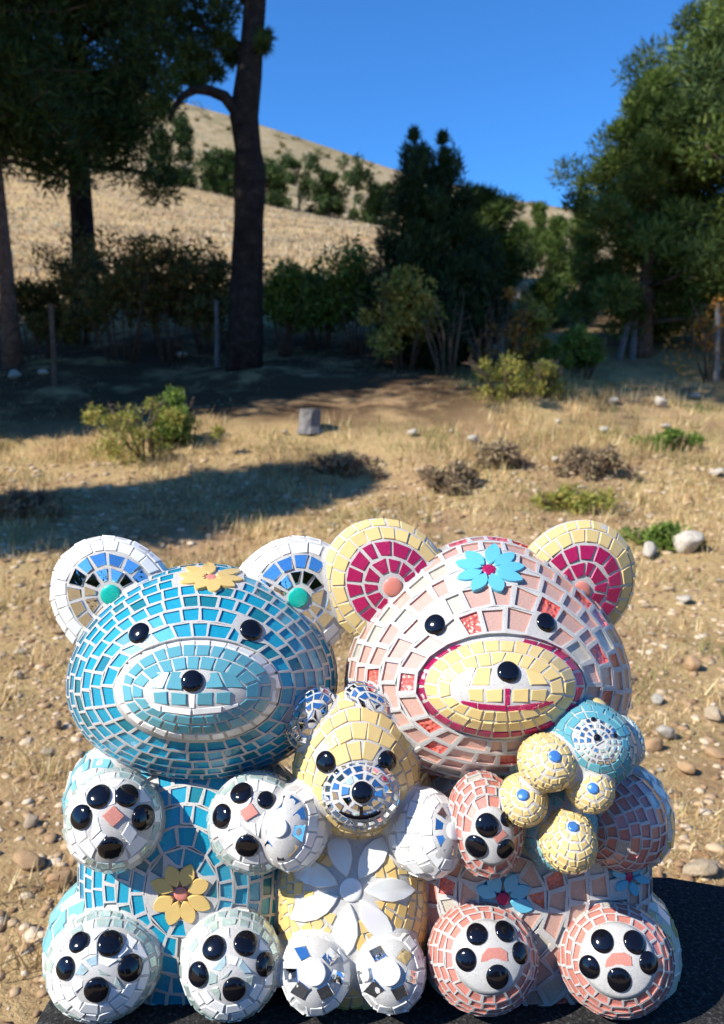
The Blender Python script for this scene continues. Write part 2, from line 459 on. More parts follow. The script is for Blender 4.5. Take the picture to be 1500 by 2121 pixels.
def hill_z(x, y):
    j = np.clip(np.searchsorted(hx, x), 1, len(hx) - 1); i = np.clip(np.searchsorted(hy, y), 1, len(hy) - 1)
    return HZ[i, j]

# ------------------------------------------------------------------ foliage
def leaf_tris(centers, radii, per, length, width, flat=1.0, up=0.0, outward=0.5):
    """leaf-sized triangles spread through clumps; returns verts, faces"""
    centers = np.asarray(centers, float); radii = np.asarray(radii, float)
    n = len(centers)
    c = np.repeat(centers, per, 0); r = np.repeat(radii, per)
    d = rng.normal(size=(n * per, 3)); d /= np.linalg.norm(d, axis=1, keepdims=True)
    rad = r * rng.random(n * per) ** 0.45
    off = d * rad[:, None]; off[:, 2] *= flat
    p = c + off
    q = rng.normal(size=(n * per, 3)); q /= np.linalg.norm(q, axis=1, keepdims=True)
    ax = q * (1 - outward) + d * outward; ax[:, 2] += up
    ax /= np.linalg.norm(ax, axis=1, keepdims=True) + 1e-9
    sd = np.cross(ax, rng.normal(size=(n * per, 3))); sd /= np.linalg.norm(sd, axis=1, keepdims=True) + 1e-9
    L = length * rng.uniform(0.6, 1.35, n * per)[:, None]; W = width * rng.uniform(0.7, 1.3, n * per)[:, None]
    v = np.stack([p - sd * W, p + sd * W, p + ax * L], 1).reshape(-1, 3)
    f = np.arange(len(v)).reshape(-1, 3)
    return v, f

def tree(name, label, cat, x, y, height, trunk_r, crown, bark, leaf, lean=(0, 0), per=260, leaf_len=0.16, leaf_w=0.014, group=None, limbs=14, first=0.35, curve=None, clump=0.42, trunk_seg=12, sub=4):
    z0 = gz1(x, y) - 0.05
    base = Vector((x, y, z0))
    root = link(name, None, base); tag(root, label, cat, group)
    mb = MB()
    pts, rad = [], []
    for i in range(trunk_seg + 1):
        t = i / trunk_seg
        wob = 0.035 * height * 0.12
        pts.append(base + Vector((lean[0] * t + wob * math.sin(t * 7 + x), lean[1] * t + wob * math.cos(t * 6 + y), height * t)))
        rad.append(trunk_r * (1.25 if i == 0 else 1) * (1 - 0.8 * t) + 0.012)
    tube(mb, pts, rad, 12, 0, 0.12)
    cs, rs = [], []
    for k in range(limbs):
        t = first + (1 - first) * (k + random.random()) / limbs
        i = min(int(t * trunk_seg), trunk_seg - 1)
        p0 = pts[i].lerp(pts[i + 1], t * trunk_seg - i)
        rr = crown(t)
        an = k * 2.4 + random.random()
        ln = rr * random.uniform(0.75, 1.1)
        dirv = Vector((math.cos(an), math.sin(an), 0))
        rise = random.uniform(-0.05, 0.35) * ln
        p1 = p0 + dirv * ln * 0.5 + Vector((0, 0, rise * 0.3)); p2 = p0 + dirv * ln + Vector((0, 0, rise))
        r0 = max(0.012, rad[i] * 0.35)
        tube(mb, [p0, p1, p2], [r0, r0 * 0.6, r0 * 0.2], 6, 0, 0.1)
        for s in range(sub):
            q = 0.3 + 0.75 * (s + random.random()) / sub
            c = p0.lerp(p2, q) + Vector((random.gauss(0, 0.22), random.gauss(0, 0.22), random.gauss(0.08, 0.16))) * max(0.3, rr * 0.7)
            cs.append(c); rs.append(clump * random.uniform(0.6, 1.25) * (0.65 + 0.5 * rr / 2.0))
    cs.append(pts[-1]); rs.append(clump * 0.6)
    link('trunk', mb.mesh('trunk', [bark], base, True), base, root, base)
    v, f = leaf_tris([tuple(c) for c in cs], rs, per, leaf_len, leaf_w, 0.75, 0.25, 0.55)
    link('crown', np_mesh('crown', v - np.array(base), f, leaf), base, root, base)
    return root
def at_px(px, Y): return (px - 750) / F * Y * 1.0 + 0.0
pine_crown = lambda R0: (lambda t: R0 * (0.35 + 1.0 * math.sin(math.pi * min(1, max(0, (t - 0.25) / 0.75)) ** 0.8) * 0.75) * (1 if t < 0.9 else 0.6))
cone_crown = lambda R0: (lambda t: R0 * max(0.08, (1.05 - t)) ** 0.75)
def xat(px, Y):
    d = ray(px, 700); return d[0] / d[1] * Y
# the tall bare-stemmed pine
def big_pine():
    Y = 11.3; x = xat(505, Y)
    base = Vector((x, Y, gz1(x, Y) - 0.1))
    root = link('pine_tree', None, base)
    tag(root, 'tall pine with bare dark trunk and one limb arching over, beside the white post', 'tree')
    mb = MB()
    prof = [(505, 760, 46), (507, 700, 41), (510, 620, 37), (512, 540, 35), (516, 450, 33), (520, 370, 38), (513, 310, 30), (506, 240, 35), (516, 160, 30), (522, 90, 28), (528, 10, 26), (534, -120, 25), (545, -300, 23), (540, -520, 18), (535, -760, 11), (533, -900, 4)]
    pts = [Vector(P(a, b, Y)) for a, b, c in prof]; rad = [0.9 * c * mpp(P(a, b, Y)) for a, b, c in prof]
    pts[0].z = base.z
    tube(mb, pts, rad, 14, 0, 0.14)
    def limb(pp, r0, dy=0.0):
        q = [Vector(P(a, b, Y + dy * i)) for i, (a, b) in enumerate(pp)]
        rr = [r0 * (1 - 0.75 * i / (len(q) - 1)) for i in range(len(q))]
        tube(mb, q, rr, 8, 0, 0.15); return q
    limb([(505, 268), (488, 228), (465, 200), (435, 188), (405, 186), (380, 198), (362, 222), (350, 250)], 0.10, -0.06)
    limb([(430, 188), (412, 165), (396, 160), (380, 176)], 0.06, -0.03)
    limb([(512, 110), (480, 85), (440, 68), (400, 45), (370, 20)], 0.07, 0.05)
    limb([(525, 20), (480, -30), (420, -60), (340, -80)], 0.07, -0.15)
    limb([(530, -150), (600, -210), (700, -240)], 0.07, 0.2)
    limb([(540, -350), (440, -420), (330, -440)], 0.07, -0.3)
    limb([(540, -400), (650, -470), (760, -480)], 0.07, 0.3)
    link('trunk', mb.mesh('trunk', ['dark_bark'], base, True), base, root, base)
    cs, rs = [], []
    for (a, b, r, dy) in [(395, 110, 22, -.2), (420, 130, 26, 0), (440, 95, 28, .1), (455, 50, 30, .1), (430, 20, 34, .2), (400, 60, 30, .2), (380, 150, 26, -.2), (408, 165, 18, -.1), (470, 15, 32, 0), (445, 150, 18, .1), (478, 120, 14, .1), (370, 90, 34, .3), (350, 40, 40, .3), (465, 85, 20, -.1), (550, 78, 9, -.1), (545, 95, 9, -.2), (345, 185, 30, -.3), (330, 225, 24, -.4), (385, 10, 40, .3), (430, -30, 46, 0), (340, -60, 50, .2)]:
        cs.append(P(a, b, Y + dy)); rs.append(r * 0.0068)
    for k in range(46):
        an = random.random() * 6.28; rr = 2.4 * math.sqrt(random.random())
        zz = random.uniform(8.2, 13.8)
        cs.append((base.x + 0.3 + rr * math.cos(an) * (1.15 - (zz - 8) / 9), base.y + rr * math.sin(an) * (1.15 - (zz - 8) / 9), zz)); rs.append(random.uniform(0.4, 0.75))
    v, f = leaf_tris(cs, rs, 340, 0.13, 0.011, 0.8, 0.2, 0.5)
    link('crown', np_mesh('crown', v - np.array(base), f, 'pine_needles'), base, root, base)
big_pine()
# pines in the left of the picture
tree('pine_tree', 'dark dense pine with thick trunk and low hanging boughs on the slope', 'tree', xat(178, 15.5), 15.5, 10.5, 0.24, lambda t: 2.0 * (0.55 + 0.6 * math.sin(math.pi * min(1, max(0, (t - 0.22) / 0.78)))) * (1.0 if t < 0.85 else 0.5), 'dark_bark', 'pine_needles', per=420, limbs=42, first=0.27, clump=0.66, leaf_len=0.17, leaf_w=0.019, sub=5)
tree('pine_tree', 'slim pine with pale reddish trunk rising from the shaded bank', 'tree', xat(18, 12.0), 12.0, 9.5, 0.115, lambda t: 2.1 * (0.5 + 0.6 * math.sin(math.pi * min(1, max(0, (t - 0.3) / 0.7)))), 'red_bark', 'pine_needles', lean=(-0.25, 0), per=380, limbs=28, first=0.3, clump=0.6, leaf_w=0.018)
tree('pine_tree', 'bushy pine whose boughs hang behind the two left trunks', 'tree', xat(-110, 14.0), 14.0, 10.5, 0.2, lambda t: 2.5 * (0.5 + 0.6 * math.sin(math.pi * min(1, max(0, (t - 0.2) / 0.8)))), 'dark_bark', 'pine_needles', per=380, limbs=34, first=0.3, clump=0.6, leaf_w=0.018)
# juniper: two-pointed dark column
def juniper():
    Y = 12.3
    root = None
    b = ground_hit(905, 775); base = Vector((xat(905, Y), Y, gz1(xat(905, Y), Y) - 0.05))
    root = link('juniper_tree', None, base); tag(root, 'dense dark juniper with two pointed tips among the bushes', 'tree')
    mb = MB()
    for (a, top) in ((885, 320), (925, 330), (850, 480), (975, 470)):
        tube(mb, [base, Vector(P((905 + a) / 2, 600, Y)), Vector(P(a, top, Y))], [0.12, 0.07, 0.01], 8, 0, 0.1)
    link('trunk', mb.mesh('trunk', ['twig_bark'], base, True), base, root, base)
    cs, rs = [], []
    rows = [(290, 858, 6), (300, 918, 7), (315, 862, 12), (322, 918, 14), (345, 868, 22), (350, 918, 22), (375, 880, 45), (400, 885, 60), (430, 890, 75), (460, 888, 85), (500, 900, 105), (540, 905, 120), (580, 905, 130), (620, 905, 135), (660, 910, 130), (700, 910, 115), (740, 905, 95), (770, 900, 75)]
    for (py, cx, hw) in rows:
        n = max(1, int(hw / 5))
        for k in range(n):
            a = random.uniform(-1, 1)
            dy = random.uniform(-1, 1) * hw * 0.0075 * math.sqrt(1 - a * a * 0.9)
            cs.append(P(cx + a * hw, py + random.uniform(-22, 16), Y + dy)); rs.append(random.uniform(0.12, 0.24) if hw > 15 else 0.07)
    v, f = leaf_tris(cs, rs, 260, 0.11, 0.010, 1.3, 0.7, 0.3)
    link('crown', np_mesh('crown', v - np.array(base), f, 'juniper_scales'), base, root, base)
juniper()
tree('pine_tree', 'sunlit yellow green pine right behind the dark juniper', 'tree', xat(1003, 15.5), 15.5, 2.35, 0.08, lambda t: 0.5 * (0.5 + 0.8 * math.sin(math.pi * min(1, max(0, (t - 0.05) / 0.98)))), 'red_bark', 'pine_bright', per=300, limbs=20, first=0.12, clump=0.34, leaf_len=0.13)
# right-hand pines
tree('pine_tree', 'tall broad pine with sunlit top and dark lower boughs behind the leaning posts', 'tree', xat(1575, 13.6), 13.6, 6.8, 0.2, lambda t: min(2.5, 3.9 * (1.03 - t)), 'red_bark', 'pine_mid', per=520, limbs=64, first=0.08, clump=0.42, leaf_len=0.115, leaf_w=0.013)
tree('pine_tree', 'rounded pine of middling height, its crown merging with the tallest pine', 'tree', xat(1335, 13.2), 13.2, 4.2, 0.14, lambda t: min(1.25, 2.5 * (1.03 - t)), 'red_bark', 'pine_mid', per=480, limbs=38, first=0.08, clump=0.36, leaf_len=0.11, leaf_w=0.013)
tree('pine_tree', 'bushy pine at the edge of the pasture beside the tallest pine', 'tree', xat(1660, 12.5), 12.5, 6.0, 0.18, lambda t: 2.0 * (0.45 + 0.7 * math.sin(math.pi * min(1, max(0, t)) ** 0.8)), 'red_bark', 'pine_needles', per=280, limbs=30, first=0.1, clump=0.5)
# small conifers between juniper and the right pines
for (px, Y, h, w, lb) in ((1112, 24, 1.75, 0.32, 'small pointed young conifer in the gap, the tallest there'), (1072, 22, 1.3, 0.4, 'low rounded young conifer in the gap, touching the sunlit pine'), (1150, 20, 1.5, 0.42, 'broad young conifer in the gap, touching the right hand pines'), (1200, 17, 2.1, 0.5, 'light green conifer against the left edge of the right hand pines'), (1045, 19, 1.1, 0.42, 'squat light green conifer low behind the orange leaved shrub'), (1130, 15.5, 0.8, 0.45, 'low spreading conifer above the orange leaved shrub')):
    tree('young_conifer', lb, 'tree', xat(px, Y), Y, h, 0.05, cone_crown(w), 'twig_bark', 'pine_bright', per=150, limbs=14, first=0.05, clump=0.26, leaf_len=0.11, sub=3, group='young conifers in the gap')
# pines outside the picture on the left, whose shade falls across the bank
for (x, y, h, r, lb) in ((-6.8, 6.9, 13.5, 2.5, 'shade pine beyond the bank'), (-7.1, 7.6, 7.6, 1.1, 'low shade pine under the tall one'), (-9.2, 8.6, 8.5, 1.8, 'low shade pine at the end of the row'), (-5.8, 3.9, 5.6, 0.4, 'shade pine nearest the meadow'), (-8.0, 11.0, 12.5, 2.4, 'shade pine next to the slim pine'), (-11.5, 10.0, 13.0, 3.0, 'tall shade pine in the row')):
    tree('pine_tree', 'pine outside the view, ' + lb, 'tree', x, y, h, 0.2, lambda t, r=r: r * (0.5 + 0.6 * math.sin(math.pi * min(1, max(0, (t - 0.3) / 0.7)))), 'dark_bark', 'pine_needles', per=200 if h < 13.2 else 110, limbs=34, first=0.36 if h < 13.2 else 0.6, clump=0.7 if r > 0.5 else 0.4, leaf_len=0.3, leaf_w=0.04)

for i in range(9):
    x = -15 + 4.1 * i + random.uniform(-1, 1); y = -12.5 + random.uniform(-1.5, 1.5) - abs(x) * 0.1
    tree('pine_tree', 'dark pine in the row seen only in the mirror tiles', 'tree', x, y, random.uniform(5.0, 6.2), 0.16, lambda t: 2.0 * (1.1 - t) ** 0.7, 'dark_bark', 'pine_needles', per=80, limbs=26, first=0.08, clump=0.8, leaf_len=0.4, leaf_w=0.09, group='pines behind the viewpoint')
def shrub(name, label, px, py_base, Y, wpx, hpx, leaf, n=22, per=120, stems=7, leaf_len=0.07, leaf_w=0.022, cat='shrub', group=None, stemmat='twig_bark', low=0.25, r=0.10):
    x = xat(px, Y); z0 = gz1(x, Y)
    s = Y / F
    W = wpx * s / 2; H = hpx * s
    base = Vector((x, Y, z0 - 0.03))
    root = link(name, None, base); tag(root, label, cat, group)
    mb = MB(); cs, rs = [], []
    for k in range(stems):
        a = random.uniform(-1, 1); b = random.uniform(-1, 1) * 0.6
        h = H * random.uniform(0.65, 1.0)
        p0 = base + Vector((a * W * 0.3, b * W * 0.3, 0)); p2 = base + Vector((a * W, b * W, h)); p1 = p0.lerp(p2, 0.5) + Vector((random.gauss(0, 0.05), random.gauss(0, .05), 0.06 * H))
        tube(mb, [p0, p1, p2], [0.014, 0.010, 0.003], 5, 0)
        for q in range(3):
            c = p1.lerp(p2, random.random()); d = Vector((random.gauss(0, .5), random.gauss(0, .5), random.uniform(0, .6))) * H * 0.25
            tube(mb, [c, c + d], [0.006, 0.002], 4, 0)
    link('stems', mb.mesh('stems', [stemmat], base, True), base, root, base)
    if leaf:
        for k in range(n):
            a = random.gauss(0, 0.48); h = H * random.uniform(low, 1.0) * (1 - 0.35 * min(1, abs(a)))
            cs.append(tuple(base + Vector((a * W, random.gauss(0, 0.4) * W, h)))); rs.append(r * random.uniform(0.6, 1.5) * (0.5 + H))
        v, f = leaf_tris(cs, rs, per, leaf_len, leaf_w, 0.9, 0.1, 0.4)
        link('leaves', np_mesh('leaves', v - np.array(base), f, leaf), base, root, base)
    return root
SG = 'shrubs along the fence line'
for i, (px, Y, w, h, lf, lb) in enumerate([
    (80, 12.6, 170, 150, 'bramble_leaves', 'shaded thicket of thin stems around the slim reddish pine'),
    (170, 13.5, 190, 210, 'bramble_leaves', 'dark thicket with ochre leaves below the dense pine'),
    (255, 12.2, 200, 250, 'bramble_leaves', 'dark bramble thicket with bare lower stems and few orange leaves'),
    (350, 12.4, 190, 240, 'bramble_leaves', 'dark leafy thicket between brambles and the white post'),
    (430, 12.8, 150, 210, 'bramble_leaves', 'dark thicket just behind the white post'),
    (300, 15.5, 260, 150, 'juniper_scales', 'dark evergreen scrub behind the bramble thicket'),
    (590, 12.5, 130, 190, 'shrub_leaves', 'loose green shrub right of the tall bare trunk'),
    (660, 13.0, 150, 170, 'shrub_leaves', 'green leafy shrub with airy lower stems'),
    (735, 12.6, 150, 220, 'shrub_leaves', 'bright green leafy shrub touching the juniper'),
    (650, 14.5, 200, 110, 'shrub_leaves', 'low green scrub at the foot of the pasture'),
    (835, 11.4, 120, 200, 'yellow_leaves', 'yellow green climbing shrub against the juniper'),
    (1045, 11.6, 100, 190, 'autumn_leaves', 'thin shrub with bright orange leaves at its tip'),
    (1100, 12.0, 100, 160, 'yellow_leaves', 'pale twiggy shrub beside the orange leaved one'),
    (1205, 11.9, 110, 100, 'shrub_leaves', 'low green shrub at the foot of the leaning posts'),
    (1480, 11.6, 130, 170, 'autumn_leaves', 'orange leaved shrub on the slender grey post')]):
    dens = 30 if lf != 'autumn_leaves' else 9
    shrub('shrub', lb, px, 0, Y, w, h, lf, n=dens, per=130 if lf != 'autumn_leaves' else 40, stems=12, group=SG, low=0.4 if lf in ('bramble_leaves', 'shrub_leaves') else 0.3)
shrub('bare_bush', 'leafless pale twiggy bush in front of the juniper', 930, 0, 11.0, 120, 170, None, stems=11, cat='shrub')
shrub('bare_bush', 'leafless brown twiggy bush beside the orange leaved shrub', 1010, 0, 11.0, 110, 150, None, stems=9, cat='shrub')
for (px, Y, w, h, lf, lb) in ((1060, 9.4, 190, 95, 'yellow_leaves', 'low yellow green shrub on the sunny bank edge'), (1135, 9.6, 90, 70, 'yellow_leaves', 'small yellow green tuft at the end of the bank'), (300, 7.6, 230, 130, 'yellow_leaves', 'straggly pale green plant in the shaded meadow'), (355, 7.9, 90, 110, 'shrub_leaves', 'fresh green sprig behind the straggly plant'), (700, 7.2, 190, 45, 'heather', 'low dark cushion shrub at the shadow edge'), (945, 6.6, 130, 55, 'heather', 'purple brown cushion shrub in the sunny meadow'), (1230, 6.9, 120, 60, 'heather', 'brown cushion shrub on the right of the meadow'), (1040, 7.1, 80, 55, 'heather', 'small russet cushion shrub between two larger ones'), (1190, 6.1, 150, 45, 'yellow_leaves', 'grey green low plant below the brown cushion shrub'), (1390, 5.2, 110, 40, 'shrub_leaves', 'fresh green low weed beside the flat pale stones'), (1390, 7.9, 160, 40, 'shrub_leaves', 'green weed patch below the white boulders'), (40, 6.0, 130, 60, 'heather', 'dark low plant in the shade at the meadow edge')):
    shrub('low_plant', lb, px, 0, Y, w, h, lf, n=26, per=90, stems=9, leaf_len=0.05, leaf_w=0.010, low=0.05, cat='plant', r=0.09)
# bushes out in the pasture
for (px, py, w, h, lb) in ((620, 418, 130, 105, 'largest dark green bush in the row across the pasture'), (735, 440, 110, 95, 'second bush in the pasture row, next to the juniper'), (560, 405, 60, 60, 'small bush hidden half behind the bare trunk'), (680, 425, 60, 70, 'narrow bush between two larger pasture bushes'), (790, 460, 60, 60, 'bush at the juniper end of the pasture row'), (380, 345, 60, 95, 'pointed dark conifer on the pasture crest'), (440, 375, 60, 50, 'low round bush on the pasture crest'), (335, 350, 80, 60, 'broad bush under the dense pine boughs'), (470, 372, 40, 50, 'small upright bush left of the bare trunk')):
    Y = 58.0
    g = P(px, py, Y); s = Y / F
    base = Vector((g[0], Y, gz1(g[0], Y) - 0.3))
    root = link('pasture_bush', None, base); tag(root, lb, 'bush', 'bushes across the pasture')
    mb = MB(); tube(mb, [base, base + Vector((0, 0, h * s * 0.6))], [0.12, 0.04], 6); link('stem', mb.mesh('stem', ['twig_bark'], base), base, root, base)
    top = g[2] + h * s - base.z
    cs, rs = [], []
    for k in range(34):
        q = random.random(); a = random.uniform(-1, 1) * math.sqrt(1 - q * 0.85) * (0.55 if 'pointed' in lb else 1)
        cs.append((base.x + a * w * s / 2, Y + random.uniform(-1, 1) * w * s / 2, base.z + 0.2 + q * top * 0.92)); rs.append(random.uniform(0.25, 0.5))
    v, f = leaf_tris(cs, rs, 110, 0.30, 0.05, 1, 0.3, 0.4)
    link('crown', np_mesh('crown', v - np.array(base), f, 'pine_needles'), base, root, base)
# scattered scrub and rock specks on the far hill
cs, rs = [], []
for k in range(520):
    y = random.uniform(85, 208); x = random.uniform(-150, 150)
    cs.append((x, y, float(hill_z(x, y)) + 0.1)); rs.append(random.choice((0.3, 0.4, 0.5, 0.8, 1.2, 1.9)) * random.uniform(0.7, 1.3))
v, f = leaf_tris(cs, rs, 40, 0.8, 0.16, 0.6, 0.3, 0.4)
tag(link('hill_scrub', np_mesh('hill_scrub', v, f, 'bramble_leaves')), 'scattered dark scrub on the bare far hill', 'scrub', kind='stuff')

# ------------------------------------------------------------------ grass, gravel, stones
def blades(xy, length, width, name, mat, label, lie=0.9, low=0.15):
    n = len(xy); x, y = xy[:, 0], xy[:, 1]
    p = np.stack([x, y, gz(x, y) - 0.004], 1)
    an = rng.uniform(0, 6.283, n); tilt = rng.uniform(low, lie, n) * 1.45
    d = np.stack([np.cos(an) * np.sin(tilt), np.sin(an) * np.sin(tilt), np.cos(tilt)], 1)
    sd = np.stack([-np.sin(an + rng.normal(0, .6, n)), np.cos(an), np.zeros(n)], 1)
    L = (length * rng.uniform(0.4, 1.4, n))[:, None]; W = (width * rng.uniform(0.6, 1.4, n))[:, None]
    v = np.stack([p - sd * W, p + sd * W, p + d * L], 1).reshape(-1, 3)
    o = link(name, np_mesh(name, v, np.arange(3 * n).reshape(-1, 3), mat))
    tag(o, label, 'grass', kind='stuff'); return o
def scatter(n, y0, y1, power=1.0, clumpy=0.0, thr=0.0, margin=0.9):
    y = y0 + (y1 - y0) * rng.random(n) ** power
    x = rng.uniform(-1, 1, n) * (0.62 * y + margin)
    if clumpy:
        m = lumps(x, y, clumpy) + 0.35 * lumps(x * 2.3 + 5, y * 2.3, clumpy) + rng.normal(0, 0.12, n) > thr
        x, y = x[m], y[m]
    return np.stack([x, y], 1)
a = scatter(270000, 0.95, 5.5, 1.3, 1.1, 0.18)
b = scatter(180000, 5.0, 13.5, 1.1, 0.9, 0.12)
b = b[(rng.random(len(b)) < 0.25) | ~((b[:, 1] > 8.6 + rng.normal(0, .3, len(b))) & (b[:, 0] < 1.5 + rng.normal(0, .3, len(b))))]
xy = np.concatenate([a, b]); ln = np.concatenate([np.full(len(a), 0.040), np.full(len(b), 0.065)]); wd = np.concatenate([np.full(len(a), 0.0013), np.full(len(b), 0.004)])
blades(xy, ln, wd, 'dry_grass', 'straw', 'dry straw coloured grass over the meadow', 1.0, 0.55)
# tufts
tc = scatter(620, 1.2, 12, 1.0); tc = tc[~((tc[:, 1] > 8.6) & (tc[:, 0] < 1.4))]
per = 55
c = np.repeat(tc, per, 0); sc_ = np.repeat(0.02 + 0.012 * tc[:, 1], per)
xy = c + rng.normal(size=c.shape) * sc_[:, None]
blades(xy, np.repeat(0.05 + 0.012 * tc[:, 1], per), np.repeat(0.0013 + 0.0003 * tc[:, 1], per), 'grass_tufts', 'straw', 'upright tufts of dry grass in the meadow', 0.55)
tc = scatter(330, 2.2, 12, 0.8); tc = tc[~((tc[:, 1] > 8.6) & (tc[:, 0] < 1.2))]
c = np.repeat(tc, per, 0); sc_ = np.repeat(0.03 + 0.016 * tc[:, 1], per)
blades(c + rng.normal(size=c.shape) * sc_[:, None], np.repeat(0.04 + 0.008 * tc[:, 1], per), np.repeat(0.0015 + 0.0003 * tc[:, 1], per), 'green_tufts', 'green_grass', 'greener grass growing among the straw', 0.6)
xy = scatter(90000, 16, 66, 1.0, 0, 0, 4); xy[:, 0] *= 1.0
blades(xy, np.full(len(xy), 0.15), np.full(len(xy), 0.035), 'pasture_grass', 'pale_straw', 'pale dry grass covering the pasture slope', 0.8)

ICO_V, ICO_F = None, None
def ico():
    t = (1 + 5 ** .5) / 2
    v = np.array([(-1, t, 0), (1, t, 0), (-1, -t, 0), (1, -t, 0), (0, -1, t), (0, 1, t), (0, -1, -t), (0, 1, -t), (t, 0, -1), (t, 0, 1), (-t, 0, -1), (-t, 0, 1)]) / math.hypot(1, t)
    f = np.array([(0, 11, 5), (0, 5, 1), (0, 1, 7), (0, 7, 10), (0, 10, 11), (1, 5, 9), (5, 11, 4), (11, 10, 2), (10, 7, 6), (7, 1, 8), (3, 9, 4), (3, 4, 2), (3, 2, 6), (3, 6, 8), (3, 8, 9), (4, 9, 5), (2, 4, 11), (6, 2, 10), (8, 6, 7), (9, 8, 1)])
    return v, f
ICO_V, ICO_F = ico()
xy = scatter(33000, 0.95, 7.5, 1.5, 0.8, -0.55)
n = len(xy); sz = (0.0030 + 0.014 * rng.random(n) ** 4) * (0.8 + 0.18 * xy[:, 1])
vv = ICO_V[None] * rng.uniform(0.65, 1.35, (n, 12, 1)) * (sz[:, None, None] * np.stack([rng.uniform(.8, 1.5, n), rng.uniform(.8, 1.5, n), rng.uniform(.3, .6, n)], 1)[:, None, :])
an = rng.uniform(0, 6.28, n); ca, sa = np.cos(an)[:, None], np.sin(an)[:, None]
vx = vv[..., 0] * ca - vv[..., 1] * sa; vy = vv[..., 0] * sa + vv[..., 1] * ca
pos = np.stack([xy[:, 0], xy[:, 1], gz(xy[:, 0], xy[:, 1]) + sz * 0.08], 1)
vv = np.stack([vx, vy, vv[..., 2]], -1) + pos[:, None]
ff = (ICO_F[None] + (np.arange(n) * 12)[:, None, None]).reshape(-1, 3)
tag(link('gravel', np_mesh('gravel', vv.reshape(-1, 3), ff, 'gravel_mix')), 'small brown and pale gravel strewn over the soil', 'gravel', kind='stuff')

def rock_mesh(name, mat, seed, rough=0.3):
    r = np.random.default_rng(seed)
    v = [tuple(x) for x in ICO_V]; f = [tuple(x) for x in ICO_F]
    for _ in range(2):
        cache = {}; nf = []
        def mid(a, b):
            k = (min(a, b), max(a, b))
            if k not in cache:
                m = (np.array(v[a]) + np.array(v[b])) / 2; v.append(tuple(m / np.linalg.norm(m))); cache[k] = len(v) - 1
            return cache[k]
        for (a, b, c) in f:
            ab, bc, ca_ = mid(a, b), mid(b, c), mid(c, a); nf += [(a, ab, ca_), (b, bc, ab), (c, ca_, bc), (ab, bc, ca_)]
        f = nf
    v = np.array(v)
    s = np.ones(len(v))
    for k in range(18):                   # planar facets, as broken limestone has
        d = r.normal(size=3); d /= np.linalg.norm(d); h = r.uniform(0.48, 0.86)
        dot = v @ d; s = np.where(dot * s > h, np.minimum(s, h / np.maximum(dot, 1e-3)), s)
    v = v * s[:, None] * (1 + r.normal(0, 0.02, len(v)))[:, None]
    return np_mesh(name, v, np.array(f), mat)
rocks = {m: [rock_mesh('stone', m, 10 * i + j) for j in range(5)] for i, m in enumerate(('limestone', 'white_limestone', 'orange_stone'))}
def put_stone(p, size, mat, name='stone', label='', group='', flat=0.65, cat='stone', sink=0.25):
    o = link(name, random.choice(rocks[mat]), (p[0], p[1], gz1(p[0], p[1]) + size * flat * (1 - sink) - 0.002))
    o.scale = (size * random.uniform(0.8, 1.3), size * random.uniform(0.8, 1.2), size * flat * random.uniform(0.8, 1.15))
    o.rotation_euler = (random.uniform(-.3, .3), random.uniform(-.3, .3), random.uniform(0, 6.28))
    tag(o, label, cat, group); return o
LS = 'pale stone lying loose on the dry soil'
